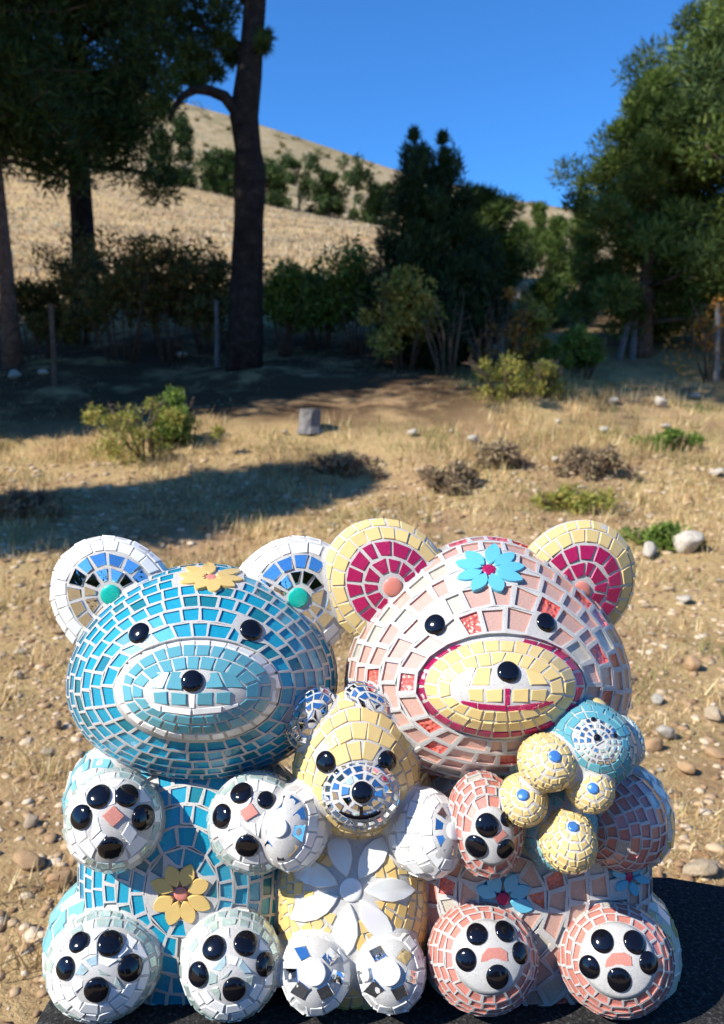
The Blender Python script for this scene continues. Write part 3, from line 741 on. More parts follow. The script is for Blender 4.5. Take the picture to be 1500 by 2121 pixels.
spec = [(1455, 1795, 34, 'limestone', 'large pale grey boulder-like stone with a sharp dark shadow beside the shaded slab'),
        (1475, 1478, 26, 'limestone', 'blocky pale stone standing on the soil level with the muzzles'),
        (1377, 1516, 24, 'white_limestone', 'upright oval whitish stone beside the small blue teddy'),
        (1350, 1540, 26, 'orange_stone', 'orange brown angular stone next to the oval whitish one'),
        (1425, 1590, 24, 'orange_stone', 'flat orange stone sunk in straw right of the small teddy'),
        (1435, 1375, 24, 'orange_stone', 'rusty flat stone in reddish soil right of the big ear'),
        (1415, 1240, 17, 'white_limestone', 'chunky whitish stone on the soil below the flat stones'),
        (1365, 1810, 15, 'orange_stone', 'small orange stone close to the thigh in cream tiles'),
        (60, 1790, 28, 'orange_stone', 'angular tan stone left of the raised paw'),
        (65, 1700, 20, 'limestone', 'rounded pale stone with dark underside left of the arm'),
        (120, 1500, 18, 'orange_stone', 'small orange stone in bare reddish soil left of the blue head'),
        (100, 1560, 15, 'limestone', 'small grey stone left of the blue arm'),
        (130, 1820, 30, 'orange_stone', 'long flat tan stone left of the bent blue leg'),
        (40, 1400, 14, 'limestone', 'little pale stone in the dark soil patch'),
        (1420, 1120, 40, 'white_limestone', 'flat grey white slab of rock in the grass right of the ear'),
        (1345, 1140, 26, 'white_limestone', 'flat pale rock half sunk beside the flat rock slab'),
        (1370, 832, 17, 'white_limestone', 'bright white boulder at the top of the meadow'),
        (1270, 829, 14, 'white_limestone', 'white rock left of the bright boulder'),
        (1155, 872, 8, 'white_limestone', 'small white rock below the bank end'),
        (1250, 888, 15, 'white_limestone', 'flat white rock in the middle of the sunny slope'),
        (980, 908, 18, 'white_limestone', 'jagged white rock standing in grass below the bank'),
        (853, 896, 14, 'white_limestone', 'dull white rock by the shadow edge of the bank'),
        (1150, 953, 12, 'white_limestone', 'white rock above the purple cushion shrub'),
        (1380, 882, 13, 'white_limestone', 'flat pale rock under the bright white boulder'),
        (1440, 820, 12, 'white_limestone', 'pale rock right of the bright white boulder'),
        (1485, 980, 14, 'white_limestone', 'flat white rock at the meadow edge'),
        (935, 892, 7, 'white_limestone', 'small rock left of the jagged white one'),
        (1025, 915, 6, 'white_limestone', 'small rock right of the jagged white one'),
        (90, 770, 14, 'white_limestone', 'pale rock in the shaded verge by the slim pine'),
        (30, 775, 18, 'white_limestone', 'flat pale rock at the foot of the slim pine'),
        (375, 735, 13, 'white_limestone', 'pale rock showing through the bramble stems'),
        (590, 895, 10, 'white_limestone', 'pale rock beside the grey tree stump')]
for (px, py, r, m, lb) in spec:
    h = ground_hit(px, py + r * 0.6)
    put_stone(h, r * mpp(h), m, 'stone', lb, None, 0.75)
cnt = 0
for k in range(900):
    p = scatter(1, 0.95, 6.5, 1.4)[0]
    if cnt >= 150: break
    q = project((p[0], p[1], gz1(*p)))
    if not (-40 < q[0] < 1540): continue
    if 0 < p[1] < 1.25 and abs(p[0]) < 0.5: continue
    size = random.choice((0.008, 0.010, 0.012, 0.015, 0.02, 0.026)) * (0.85 + 0.1 * p[1])
    m = random.choice(('limestone', 'limestone', 'orange_stone', 'white_limestone'))
    lab = {'limestone': 'loose buff stone scattered on the dry meadow soil', 'orange_stone': 'loose orange brown stone scattered on the dry meadow soil', 'white_limestone': 'loose whitish stone scattered on the dry meadow soil'}[m]
    put_stone(p, size, m, 'stone', lab, 'loose meadow stones, ' + m.replace('_', ' '), 0.6); cnt += 1

# ------------------------------------------------------------------ fence posts and stump
def post(px, py0, py1, wpx, label, lean=0, legs=None, mat='weathered_wood'):
    h = ground_hit(px, py0); Y = h[1]
    base = Vector((h[0], Y, gz1(h[0], Y) - 0.05))
    top = Vector(P(px + lean, py1, Y)); r = wpx / 2 * mpp(h)
    root = link('fence_post', None, base); tag(root, label, 'post', 'old fence posts')
    mb = MB(); tube(mb, [base, base.lerp(top, 0.5) + Vector((0.01, 0, 0)), top], [r * 1.1, r, r * 0.9], 8, 0, 0.15)
    link('pole', mb.mesh('pole', [mat], base), base, root, base)
    if legs:
        mb = MB(); b2 = Vector(P(px + legs[0], py0, Y)); b2.z = gz1(b2.x, b2.y) - 0.05
        tube(mb, [b2, b2.lerp(top, 0.5), top.lerp(base, 0.15)], [r, r, r * 0.8], 8, 0, 0.15)
        link('brace', mb.mesh('brace', [mat], base), base, root, base)
post(1310, 745, 600, 13, 'grey wooden fence post with a slanting brace leg', 8, (-28, 0))
post(1483, 795, 628, 11, 'slender weathered fence post on the sunny bank', 4)
post(450, 760, 622, 10, 'pale slim fence post beside the tall bare trunk', -2)
post(113, 800, 630, 11, 'dark leaning fence post by the thicket', -8, None, 'twig_bark')
def stump():
    h = ground_hit(642, 893); s = mpp(h)
    base = Vector((h[0], h[1], gz1(h[0], h[1]) - 0.03)); mb = MB()
    r = 24 * s; H = 52 * s
    tube(mb, [base, base + Vector((0, 0, H * 0.3)), base + Vector((0.01, 0, H * 0.7)), base + Vector((0.01, 0, H))], [r * 1.25, r * 1.0, r * 0.95, r * 0.9], 16, 0, 0.18)
    o = link('tree_stump', mb.mesh('tree_stump', ['weathered_wood'], base), base)
    tag(o, 'grey weathered tree stump in the shade of the bank', 'stump')
stump()

# ================================================================== the mosaic bear family statue
class Ell:
    ALL = []
    recess = False
    def __init__(s, name, label, px, py, Y, rx, ry, rd, roll=0, yaw=0, pitch=0, h=0.0012, dn=1.0, taper=0.0, pw=2.0):
        s.name, s.label = name, label
        s.C = P(px, py, Y); k = mpp(s.C); s.k = k
        s.r = np.array([rx * k, ry * k, rd])
        a, b, c = AX_R.copy(), AX_U.copy(), AX_N.copy()
        def rot(u, v, d):
            ca, sa = math.cos(R(d)), math.sin(R(d)); return u * ca + v * sa, v * ca - u * sa
        if yaw: c, a = rot(c, a, yaw)        # + turns the front to the right
        if pitch: c, b = rot(c, b, pitch)    # + turns the front upwards
        if roll: a, b = rot(a, b, roll)
        s.A = np.stack([a, b, c]); s.h = h
        s.dn, s.taper, s.pw = dn, taper, pw      # lower half height ratio, narrowing crown, squareness
        s.plain = dn == 1.0 and taper == 0.0 and pw == 2.0
        s.ex = []; s.gm = MB(); s.obj = None
        Ell.ALL.append(s)
    def local(s, p):
        """point in the frame where the surface is the unit ball"""
        l = s.A @ (np.asarray(p) - s.C) / s.r
        if s.plain: return l
        if l[1] < 0: l[1] /= s.dn
        w = 1 - s.taper * min(max(l[1], 0), 1.3) ** 2
        l[0] /= w; l[2] /= 1 - 0.5 * s.taper * min(max(l[1], 0), 1.3) ** 2
        if s.pw != 2.0:
            n2 = np.linalg.norm(l) + 1e-12; l = l / n2 * (np.abs(l) ** s.pw).sum() ** (1 / s.pw)
        return l
    def S(s, u):
        u = np.array(u, dtype=float)
        if not s.plain:
            if s.pw != 2.0: u = u * (np.linalg.norm(u) / (np.abs(u) ** s.pw).sum() ** (1 / s.pw))
            w = max(u[1], 0) ** 2
            u[0] *= 1 - s.taper * w; u[2] *= 1 - 0.5 * s.taper * w
            if u[1] < 0: u[1] *= s.dn
        return s.C + s.A.T @ (u * s.r)
    def normal(s, p):
        if s.plain: n = s.A.T @ (s.local(p) / s.r)
        else:
            p = np.asarray(p); e = 1e-4
            f = lambda q: (lambda l: l @ l)(s.local(q))
            n = np.array([f(p + np.eye(3)[i] * e) - f(p - np.eye(3)[i] * e) for i in range(3)])
        return n / np.linalg.norm(n)
    def hit(s, px, py):
        d = ray(px, py)
        if s.plain: k = 1.0
        else: k = max(1.0, s.dn) * (1.30 if s.pw > 2 else 1.0)
        o = s.A @ (CAM - s.C) / (s.r * k); e = s.A @ d / (s.r * k)
        a, b, c = e @ e, o @ e, o @ o - 1; D = b * b - a * c
        if D <= 0: return None
        t0 = (-b - math.sqrt(D)) / a
        if s.plain: return CAM + d * t0
        t1 = (-b + math.sqrt(D)) / a
        f = lambda t: (lambda l: l @ l)(s.local(CAM + d * t)) - 1
        ts = np.linspace(t0, t1, 26)
        for i in range(25):
            if f(ts[i + 1]) < 0:
                lo, hi = ts[i], ts[i + 1]
                for _ in range(16):
                    m = (lo + hi) / 2
                    if f(m) < 0: hi = m
                    else: lo = m
                return CAM + d * hi
        return None
    def sphere(s, nu=56, nv=32):
        sh = 0.0016 if s.recess else 0.0
        k0 = s.r.copy(); s.r = s.r - sh
        V = [s.S(np.array([0, 0, 1.0]))]; Fc = []
        for i in range(1, nv):
            th = math.pi * i / nv
            for j in range(nu):
                ph = 2 * math.pi * j / nu; V.append(s.S(np.array([math.sin(th) * math.cos(ph), math.sin(th) * math.sin(ph), math.cos(th)])))
        V.append(s.S(np.array([0, 0, -1.0])))
        for j in range(nu):
            Fc.append((0, 1 + j, 1 + (j + 1) % nu))
            for i in range(nv - 2):
                a = 1 + i * nu; Fc.append((a + j, a + nu + j, a + nu + (j + 1) % nu, a + (j + 1) % nu))
            a = 1 + (nv - 2) * nu; Fc.append((a + j, len(V) - 1, a + (j + 1) % nu))
        s.r = k0
        return V, Fc
def first_hit(px, py, ignore=()):
    best, part = None, None
    for e in Ell.ALL:
        if e in ignore: continue
        p = e.hit(px, py)
        if p is not None and (best is None or depth(p) < depth(best)): best, part = p, e
    return best, part

TILES = []      # every single piece: dict(kind, part, verts, faces, midx, mats, area)
def occluded(p, part):
    px, py = project(p); q, e = first_hit(px, py, (part,))
    return q is not None and depth(q) < depth(p) - 0.004
def add_piece(kind, part, verts, faces, midx, mats, area=None, smooth=False, keep=False):
    verts = np.array(verts)
    c = verts.mean(0)
    pr = [project(v) for v in verts[:4]]
    if area is None:
        n = part.normal(c); v = CAM - c; v /= np.linalg.norm(v)
        ar = np.linalg.norm(np.cross(verts[2] - verts[0], verts[3] - verts[1])) / 2 if len(verts) > 3 else 0
        area = ar * max(0.02, n @ v)
    if occluded(c + part.normal(c) * 0.002, part): area *= 0.01
    TILES.append(dict(kind=kind, part=part, v=verts, f=faces, m=midx, mats=mats, area=area, smooth=smooth, keep=keep))

def inset2(pts, n, g):
    c = np.mean(pts, 0); e1 = pts[1] - pts[0]; e1 = e1 - n * (e1 @ n); e1 /= np.linalg.norm(e1) + 1e-12; e2 = np.cross(n, e1)
    q = np.array([((p - c) @ e1, (p - c) @ e2) for p in pts])
    m = len(q); out = []
    for i in range(m):
        a = q[i] - q[i - 1]; b = q[(i + 1) % m] - q[i]
        a = a / (np.linalg.norm(a) + 1e-12); b = b / (np.linalg.norm(b) + 1e-12)
        n1 = np.array([-a[1], a[0]]); n2 = np.array([-b[1], b[0]])
        k = 1 + n1 @ n2
        out.append(q[i] + (n1 + n2) / max(k, 0.35) * g)
    out = np.array(out)
    ar = 0.5 * sum(out[i][0] * out[(i + 1) % m][1] - out[(i + 1) % m][0] * out[i][1] for i in range(m))
    return out, ar, c, e1, e2
def quality(q):
    """smallest side of a polygon in its plane"""
    return min(np.linalg.norm(q[i] - q[i - 1]) for i in range(len(q)))

def lay_tile(part, cell, kind, mat, gap, h=None, jit=0.05, bev=0.0005, grout_mat=0):
    """one mosaic tile on a part: cell = corner points on the surface, counter-clockwise seen from outside"""
    cell = [np.asarray(c) for c in cell]
    cen = np.mean(cell, 0); nrm = part.normal(cen)
    if np.cross(cell[1] - cell[0], cell[2] - cell[1]) @ nrm < 0: cell = cell[::-1]
    h = part.h if h is None else h
    q, ar, c, e1, e2 = inset2(np.array(cell), nrm, gap / 2)
    full = ar
    sz = math.sqrt(max(ar, 1e-9))
    drop = mat is None or ar < 2e-6
    if not drop and jit:
        q = q + rng.normal(0, jit * 0.5, q.shape) * sz
        an = rng.normal(0, jit * 0.6); q = q @ np.array([[math.cos(an), math.sin(an)], [-math.sin(an), math.cos(an)]])
    T = [c + e1 * a + e2 * b for a, b in q]
    if not drop:
        for (p, r) in part.ex:
            if np.linalg.norm(cen - p) > r + sz * 1.5: continue
            if np.linalg.norm(cen - p) < r * 0.9: drop = True; break
            for i in range(len(T)):
                d = T[i] - p; d = d - nrm * (d @ nrm); L = np.linalg.norm(d)
                if L < r: T[i] = T[i] + d / (L + 1e-9) * (r - L)
        if not drop:
            q = np.array([((p - c) @ e1, (p - c) @ e2) for p in T]); m = len(q)
            ar2 = 0.5 * sum(q[i][0] * q[(i + 1) % m][1] - q[(i + 1) % m][0] * q[i][1] for i in range(m))
            if ar2 < 0.28 * full: drop = True
    m = len(T)
    ns = [part.normal(p) for p in cell]
    if kind == 'glass_tile':
        top = [p + n_ * h for p, n_ in zip(cell, ns)]; bot = [p - n_ * 0.0015 for p, n_ in zip(cell, ns)]
        if drop:
            part.gm.add(top + bot, [tuple(range(m))] + [(i, i + m, (i + 1) % m + m, (i + 1) % m) for i in range(m)]); return
        Tt = [p + nrm * h for p in T]
        k = len(cell)
        part.gm.add(top + Tt + bot, [(i, (i + 1) % k, (i + 1) % k + k, i + k) for i in range(k)] + [(i, i + 2 * k, (i + 1) % k + 2 * k, (i + 1) % k) for i in range(k)])
        Tb = [p + nrm * 0.0003 for p in T]; Tc = [p + nrm * (h - 0.0002) for p in T]
        V = Tt + Tb + Tc
        Fc = [tuple(range(m, 2 * m))] + [(i, i + m, (i + 1) % m + m, (i + 1) % m) for i in range(m)] + [tuple(range(2 * m, 3 * m))]
        add_piece(kind, part, V, Fc, [0] * (m + 1) + [1], [mat, 'clear_glass'])
        return
    if drop: return
    lift = sz * sz / 8 / (part.r.mean() + 1e-6) * 0.5
    cc = np.mean(T, 0)
    T0 = [p - nrm * 0.0012 for p in T]; T1 = [p + nrm * (h - bev + lift) for p in T]; T2 = [p + (cc - p) * (bev * 1.2 / (np.linalg.norm(cc - p) + 1e-9)) + nrm * (h + lift) for p in T]
    tl = nrm[:, None] * 0
    tw1, tw2 = rng.normal(0, 0.05, 2)           # hand laid: each tile tilts a little
    T2 = [p + nrm * ((p - cc) @ e1 * tw1 + (p - cc) @ e2 * tw2) for p in T2]; T1 = [p + nrm * ((p - cc) @ e1 * tw1 + (p - cc) @ e2 * tw2) for p in T1]
    V = T2 + T1 + T0
    Fc = [tuple(range(m))] + [(i + m, (i + 1) % m + m, (i + 1) % m, i) for i in range(m)] + [(i + 2 * m, (i + 1) % m + 2 * m, (i + 1) % m + m, i + m) for i in range(m)]
    add_piece(kind, part, V, Fc, [0] * len(Fc), [mat])

def buried(p, part):
    for e in Ell.ALL:
        if e is part: continue
        l = e.local(p)
        if l @ l < 0.97: return True
    return False
def facing(p, n):
    v = CAM - p; return n @ v / np.linalg.norm(v)
def frame_of(pole):
    p = pole / np.linalg.norm(pole); a = np.array([1.0, 0, 0]); a = a - p * (a @ p)
    if np.linalg.norm(a) < 0.2: a = np.array([0, 0, -1.0]); a = a - p * (a @ p)
    a /= np.linalg.norm(a); return p, a, np.cross(p, a)
def polar(part, pole_px, rows, pick, gap_px, A=0.0, B=0.0, tmax=120, jit=0.05, cull=-0.25, start=None, w_px=30, rowh_px=26, stagger=True):
    """rows of tiles around a pole. rows: None = even rows from the start ellipse (A,B in degrees) or explicit list of angles"""
    hp = part.hit(*pole_px) if isinstance(pole_px, tuple) else None
    pole = part.local(hp) if hp is not None else np.array([0, 0, 1.0])
    p, a, b = frame_of(pole)
    tab = None
    if start:
        tab = []
        for ph in np.linspace(0, 2 * math.pi, 97):
            lo, hi = 0.0, 1.5
            for _ in range(22):
                th = (lo + hi) / 2
                q = project(part.S(p * math.cos(th) + math.sin(th) * (a * math.cos(ph) + b * math.sin(ph))))
                if ((q[0] - start[0]) / start[2]) ** 2 + ((q[1] - start[1]) / start[3]) ** 2 < 1: lo = th
                else: hi = th
            tab.append(lo)
    def th0(ph):
        if tab: return float(np.interp(ph % (2 * math.pi), np.linspace(0, 2 * math.pi, 97), tab))
        if A <= 0: return 0.0
        return R(1.0) / math.sqrt((math.cos(ph) / A) ** 2 + (math.sin(ph) / B) ** 2)
    TM = R(tmax)
    def pt(t, ph):
        th = th0(ph) + (TM - th0(ph)) * t
        return part.S(p * math.cos(th) + math.sin(th) * (a * math.cos(ph) + b * math.sin(ph)))
    k = part.k
    if rows is None:
        L = np.mean([sum(np.linalg.norm(pt((i + 1) / 12, ph) - pt(i / 12, ph)) for i in range(12)) for ph in np.linspace(0, 6.283, 8, endpoint=False)])
        nr = max(1, round(L / (rowh_px * k))); edges = [i / nr for i in range(nr + 1)]
    else:
        edges = [R(x) / TM for x in rows]
    for r in range(len(edges) - 1):
        t0, t1 = edges[r], edges[r + 1]; tm = (t0 + t1) / 2
        wv = w_px[r] if isinstance(w_px, (list, tuple)) else w_px
        ph = np.linspace(0, 2 * math.pi, 97); ring = np.array([pt(tm, x) for x in ph])
        s = np.concatenate([[0], np.cumsum(np.linalg.norm(np.diff(ring, axis=0), axis=1))])
        n = max(3, round(s[-1] / (wv * k)))
        off = rng.random()
        cuts = [((j + off + rng.normal(0, 0.09 if jit else 0)) / n) * s[-1] for j in range(n)]
        phs = [float(np.interp(c % s[-1], s, ph)) for c in cuts]
        for j in range(n):
            f0, f1 = phs[j], phs[(j + 1) % n]
            if f1 <= f0: f1 += 2 * math.pi
            if f1 - f0 > 2.6: continue
            cell = [pt(t0, f0), pt(t1, f0), pt(t1, f1), pt(t0, f1)]
            if t0 == 0 and A <= 0 and not start: cell = [pt(0, 0), pt(t1, f0), pt(t1, f1)]
            c = np.mean(cell, 0); nn = part.normal(c)
            if facing(c, nn) < cull or buried(c + nn * 0.002, part): continue
            km = pick(r, j, n)
            if km is None: continue
            lay_tile(part, cell, km[0], km[1], (km[2] if len(km) > 2 else gap_px) * k, jit=jit)
def grout_patch(part, pole_px, ang):
    p, a, b = frame_of(part.local(part.hit(*pole_px)))
    V, Fc = [], []; S = 40; K = 7
    for i in range(K + 2):
        th = R(ang) * min(i, K) / K
        for j in range(S):
            ph = 2 * math.pi * j / S; q = part.S(p * math.cos(th) + math.sin(th) * (a * math.cos(ph) + b * math.sin(ph)))
            V.append(q + part.normal(q) * (part.h if i <= K else -0.002))
    for i in range(K + 1):
        for j in range(S): Fc.append((i * S + j, (i + 1) * S + j, (i + 1) * S + (j + 1) % S, i * S + (j + 1) % S))
    part.patch = (V, Fc)
def px_ring(part, e0, e1, n, pick, gap_px, off=0.0, jit=0.04, skip=None):
    """ring between two ellipses (cx,cy,a,b) given as directions, laid on the part"""
    ts = np.linspace(0, 2 * math.pi, 181)
    em = [(x + y) / 2 for x, y in zip(e0, e1)]
    pp = np.stack([em[0] + em[2] * np.cos(ts), em[1] - em[3] * np.sin(ts)], 1)
    s = np.concatenate([[0], np.cumsum(np.linalg.norm(np.diff(pp, axis=0), axis=1))])
    cuts = [float(np.interp(((j + off + rng.normal(0, 0.07)) / n % 1) * s[-1], s, ts)) for j in range(n)]
    for j in range(n):
        a, b = cuts[j], cuts[(j + 1) % n]
        if b <= a: b += 2 * math.pi
        if b - a > 2: continue
        quad = [(e[0] + e[2] * math.cos(x), e[1] - e[3] * math.sin(x)) for e, x in ((e0, a), (e0, b), (e1, b), (e1, a))]
        if skip and skip(np.mean([q[0] for q in quad]), np.mean([q[1] for q in quad])): continue
        px_tile(part, quad, pick(j), gap_px, jit)
def px_tile(part, quad, km, gap_px, jit=0.04):
    cell = [part.hit(*q) for q in quad]
    if any(c is None for c in cell): return
    c = np.mean(cell, 0)
    if buried(c + part.normal(c) * 0.002, part): return
    lay_tile(part, cell, km[0], km[1], gap_px * part.k, jit=jit)
def exclude_px(part, px, py, rpx):
    p = part.hit(px, py)
    if p is not None: part.ex.append((p, rpx * mpp(p)))
CABS = []
def dome(part, px, py, rpx, name, mat='black_glass', hh=0.31, extra=3.5, asp=1.0, rot=0):
    """rounded glass gem set into the grout; drawn later, once all tiles know about it"""
    p = part.hit(px, py)
    if p is None: return
    r = rpx * mpp(p)
    part.ex.append((p, (rpx + extra) * mpp(p)))
    n = part.normal(p); a = np.cross(np.array([0, 0, 1.0]), n); a /= np.linalg.norm(a); b = np.cross(n, a)
    a, b = a * math.cos(R(rot)) + b * math.sin(R(rot)), b * math.cos(R(rot)) - a * math.sin(R(rot))
    V, Fc = [], []; S = 24
    prof = [(1.0, -0.35), (1.0, 0.05), (0.97, 0.2), (0.88, 0.45), (0.72, 0.70), (0.5, 0.88), (0.25, 0.97)]
    for (q, z) in prof:
        for i in range(S):
            an = 2 * math.pi * i / S; wob = 1 + 0.012 * math.sin(3 * an + px)
            V.append(p + a * (r * q * wob * math.cos(an)) + b * (r * q * wob * asp * math.sin(an)) + n * (part.h + z * hh * r if z > 0 else z * r))
    V.append(p + n * (part.h + hh * r))
    for k in range(len(prof) - 1):
        for i in range(S): Fc.append((k * S + i, k * S + (i + 1) % S, (k + 1) * S + (i + 1) % S, (k + 1) * S + i))
    k = len(prof) - 1
    for i in range(S): Fc.append((k * S + i, k * S + (i + 1) % S, len(V) - 1))
    add_piece(name, part, V, Fc, [0] * len(Fc), [mat], area=math.pi * r * r, smooth=True, keep=True)
def petal_poly(part, quadpts, mat, name='petal', up=0.0018, thick=0.004):
    hits = [part.hit(*q) for q in quadpts]
    if any(x is None for x in hits): return
    c = np.mean(hits, 0)
    c0 = part.hit(*np.mean(quadpts, 0))
    if c0 is None or buried(c0 + part.normal(c0) * 0.004, part): return
    ns = [part.normal(x) for x in hits]; m = len(hits); nc = part.normal(c0)
    hh = part.h + up
    top = [x + (c0 - x) * 0.06 + n_ * hh for x, n_ in zip(hits, ns)]; mid = [x + n_ * (hh - 0.0006) for x, n_ in zip(hits, ns)]; bot = [x - n_ * 0.001 for x, n_ in zip(hits, ns)]
    V = top + mid + bot + [c0 + nc * hh] + top
    t0 = 3 * m + 1
    Fc = [(t0 + i, t0 + (i + 1) % m, 3 * m) for i in range(m)] + [(i + m, (i + 1) % m + m, (i + 1) % m, i) for i in range(m)] + [(i + 2 * m, (i + 1) % m + 2 * m, (i + 1) % m + m, i + m) for i in range(m)]
    a2 = sum((quadpts[i][0] * quadpts[(i + 1) % m][1] - quadpts[(i + 1) % m][0] * quadpts[i][1]) for i in range(m))
    if a2 > 0: Fc = [f[::-1] for f in Fc]
    add_piece(name, part, V, Fc, [0] * len(Fc), [mat], area=abs(a2) / 2 * part.k ** 2, keep=True, smooth=True)
def flower(part, cx, cy, n, rin, rout, wid, sq, rot, mat, cmat, cr, only=None):
    for k in range(n):
        if only and k not in only: continue
        an = R(rot) + 2 * math.pi * k / n + rng.normal(0, 0.05)
        ro = rout * rng.uniform(0.94, 1.06); u_ = np.array([math.cos(an), math.sin(an)]); v_ = np.array([-u_[1], u_[0]])
        out = []
        prof = [(0, 0.0), (0.12, 0.42), (0.32, 0.86), (0.55, 1.0), (0.78, 0.74), (0.92, 0.36), (1, 0.0)]
        pts = [(s, w) for s, w in prof] + [(s, -w) for s, w in prof[-2:0:-1]]
        poly = []
        for s, w in pts:
            q = u_ * (rin + (ro - rin) * s) + v_ * (w * wid); poly.append((cx + q[0], cy + q[1] * sq))
        petal_poly(part, poly, mat)
        for s in (0.2, 0.5, 0.8):
            q = u_ * (rin + (ro - rin) * s); exclude_px(part, cx + q[0], cy + q[1] * sq, wid * 0.95)
    if cmat: dome(part, cx, cy, cr, 'flower_centre', cmat, 0.18, 1.0, asp=1.0)

# --- bodies (behind), heads, limbs: pixel position, distance, half sizes in pixels, half depth in metres
E = Ell
blue_body = E('body', 'turquoise glass mosaic belly with a cream flower', 398, 1806, 0.778, 213, 288, 0.098, h=0.0016, pw=2.7)
pink_body = E('body', 'blush and coral mosaic belly with a blue flower', 1080, 1806, 0.778, 246, 288, 0.098, h=0.0022, pw=2.7)
baby_body = E('body', 'cream mosaic belly under a large white flower', 732, 1862, 0.730, 152, 200, 0.062, pitch=6, pw=2.6)
base = E('base', 'white plaster base joining the bears', 742, 2050, 0.768, 612, 50, 0.096, pw=3.2)
blue_head = E('head', 'round turquoise glass mosaic bear head', 424, 1408, 0.79, 273, 238, 0.108, h=0.0016, dn=0.82, taper=0.09)
pink_head = E('head', 'round blush mosaic bear head with a blue flower', 1006, 1416, 0.79, 288, 302, 0.112, h=0.0026, dn=0.62, taper=0.20)
baby_head = E('head', 'cream ceramic mosaic head of the small bear', 738, 1608, 0.722, 130, 178, 0.056, dn=0.66, taper=0.08)
def muzzle(head, px, py, rx, ry, back, rd, label):
    p = head.hit(px, py)
    m = E('muzzle', label, px, py, (p[1] + back), rx, ry, rd); return m
blue_muzzle = muzzle(blue_head, 410, 1428, 171, 105, 0.024, 0.056, 'pale blue ceramic muzzle with white smile')
pink_muzzle = muzzle(pink_head, 1037, 1421, 172, 106, 0.024, 0.056, 'cream ceramic muzzle with raspberry smile')
baby_muzzle = muzzle(baby_head, 748, 1643, 82, 69, 0.010, 0.032, 'small muzzle of mirror tiles')
blue_ear_l = E('ear', 'white rimmed ear with mirror tiles', 240, 1244, 0.798, 126, 142, 0.024, pitch=-5, roll=42)
blue_ear_r = E('ear', 'white rimmed ear with mirror tiles', 602, 1246, 0.800, 126, 144, 0.024, pitch=-5, roll=-42)
pink_ear_l = E('ear', 'cream rimmed ear with raspberry glitter tiles', 800, 1209, 0.792, 128, 142, 0.024, pitch=-5, roll=40)
pink_ear_r = E('ear', 'cream rimmed ear with raspberry glitter tiles', 1188, 1211, 0.794, 126, 142, 0.024, pitch=-5, roll=-42, yaw=8)
baby_ear_l = E('ear', 'tiny mirror mosaic ear', 645, 1488, 0.722, 44, 70, 0.022, roll=-32)
baby_ear_r = E('ear', 'tiny mirror mosaic ear', 775, 1458, 0.726, 68, 34, 0.022, roll=-30)
blue_arm_l = E('arm', 'pale blue ceramic arm', 232, 1650, 0.752, 90, 108, 0.058)
blue_arm_r = E('arm', 'pale blue ceramic arm', 530, 1668, 0.762, 92, 92, 0.055)
blue_paw_l = E('paw', 'white paw with black glass pads and a coral diamond', 236, 1698, 0.692, 99, 102, 0.040)
blue_paw_r = E('paw', 'white paw with black glass pads and a coral diamond', 530, 1702, 0.692, 99, 102, 0.040)
baby_paw_l = E('paw', 'white ceramic paw of the small bear', 614, 1712, 0.682, 62, 84, 0.042, yaw=-20)
baby_paw_r = E('paw', 'white ceramic paw of the small bear', 880, 1722, 0.690, 74, 86, 0.046, yaw=18)
pink_paw_l = E('paw', 'rose glass paw with black pads', 1004, 1707, 0.680, 76, 104, 0.042, roll=6)
pink_arm_r = E('arm', 'ivory and honey ceramic upper arm', 1310, 1686, 0.772, 73, 100, 0.06)
pink_paw_r = E('paw', 'rose glass forearm around the tiny teddy', 1272, 1694, 0.728, 100, 98, 0.055)
blue_leg_l = E('leg', 'pale blue ceramic leg with white tiles', 222, 1950, 0.738, 120, 140, 0.068)
blue_leg_r = E('leg', 'pale blue ceramic leg', 492, 1985, 0.738, 106, 106, 0.060)
pink_leg_l = E('leg', 'ivory ceramic leg', 984, 1976, 0.735, 112, 108, 0.065)
pink_leg_r = E('leg', 'ivory ceramic leg', 1288, 1955, 0.745, 108, 130, 0.068)
blue_foot_l = E('foot', 'round white and sea glass sole with black pads', 216, 1996, 0.674, 116, 104, 0.044, pitch=6)
blue_foot_r = E('foot', 'round white and sea glass sole with black pads', 480, 1994, 0.674, 104, 104, 0.044, pitch=6)
baby_foot_l = E('foot', 'small white sole with a ring of mirror squares', 655, 2010, 0.668, 73, 80, 0.036, pitch=6)
baby_foot_r = E('foot', 'small white sole with a ring of mirror squares', 811, 2008, 0.668, 71, 79, 0.036, pitch=6)
pink_foot_l = E('foot', 'rose glass sole with black pads', 1000, 1980, 0.676, 112, 105, 0.044, pitch=6, h=0.0016)
pink_foot_r = E('foot', 'rose glass sole with black pads', 1273, 1983, 0.676, 116, 108, 0.044, pitch=6, h=0.0016)
pink_paw_l.h = 0.0016; pink_paw_r.h = 0.0016
for e_ in (blue_body, pink_body, blue_head, pink_head, pink_foot_l, pink_foot_r, pink_paw_l, pink_paw_r): e_.recess = True
teddy_body = E('teddy_body', 'aqua body of the tiny teddy', 1152, 1700, 0.690, 78, 96, 0.042)
teddy_head = E('teddy_head', 'aqua blue head of the tiny teddy', 1216, 1536, 0.680, 96, 84, 0.048, roll=-25)
teddy_ear_a = E('teddy_ear', 'cream ear of the tiny teddy', 1228, 1470, 0.690, 31, 26, 0.014)
teddy_ear_b = E('teddy_ear', 'cream ear of the tiny teddy', 1300, 1534, 0.692, 29, 52, 0.018, roll=18)
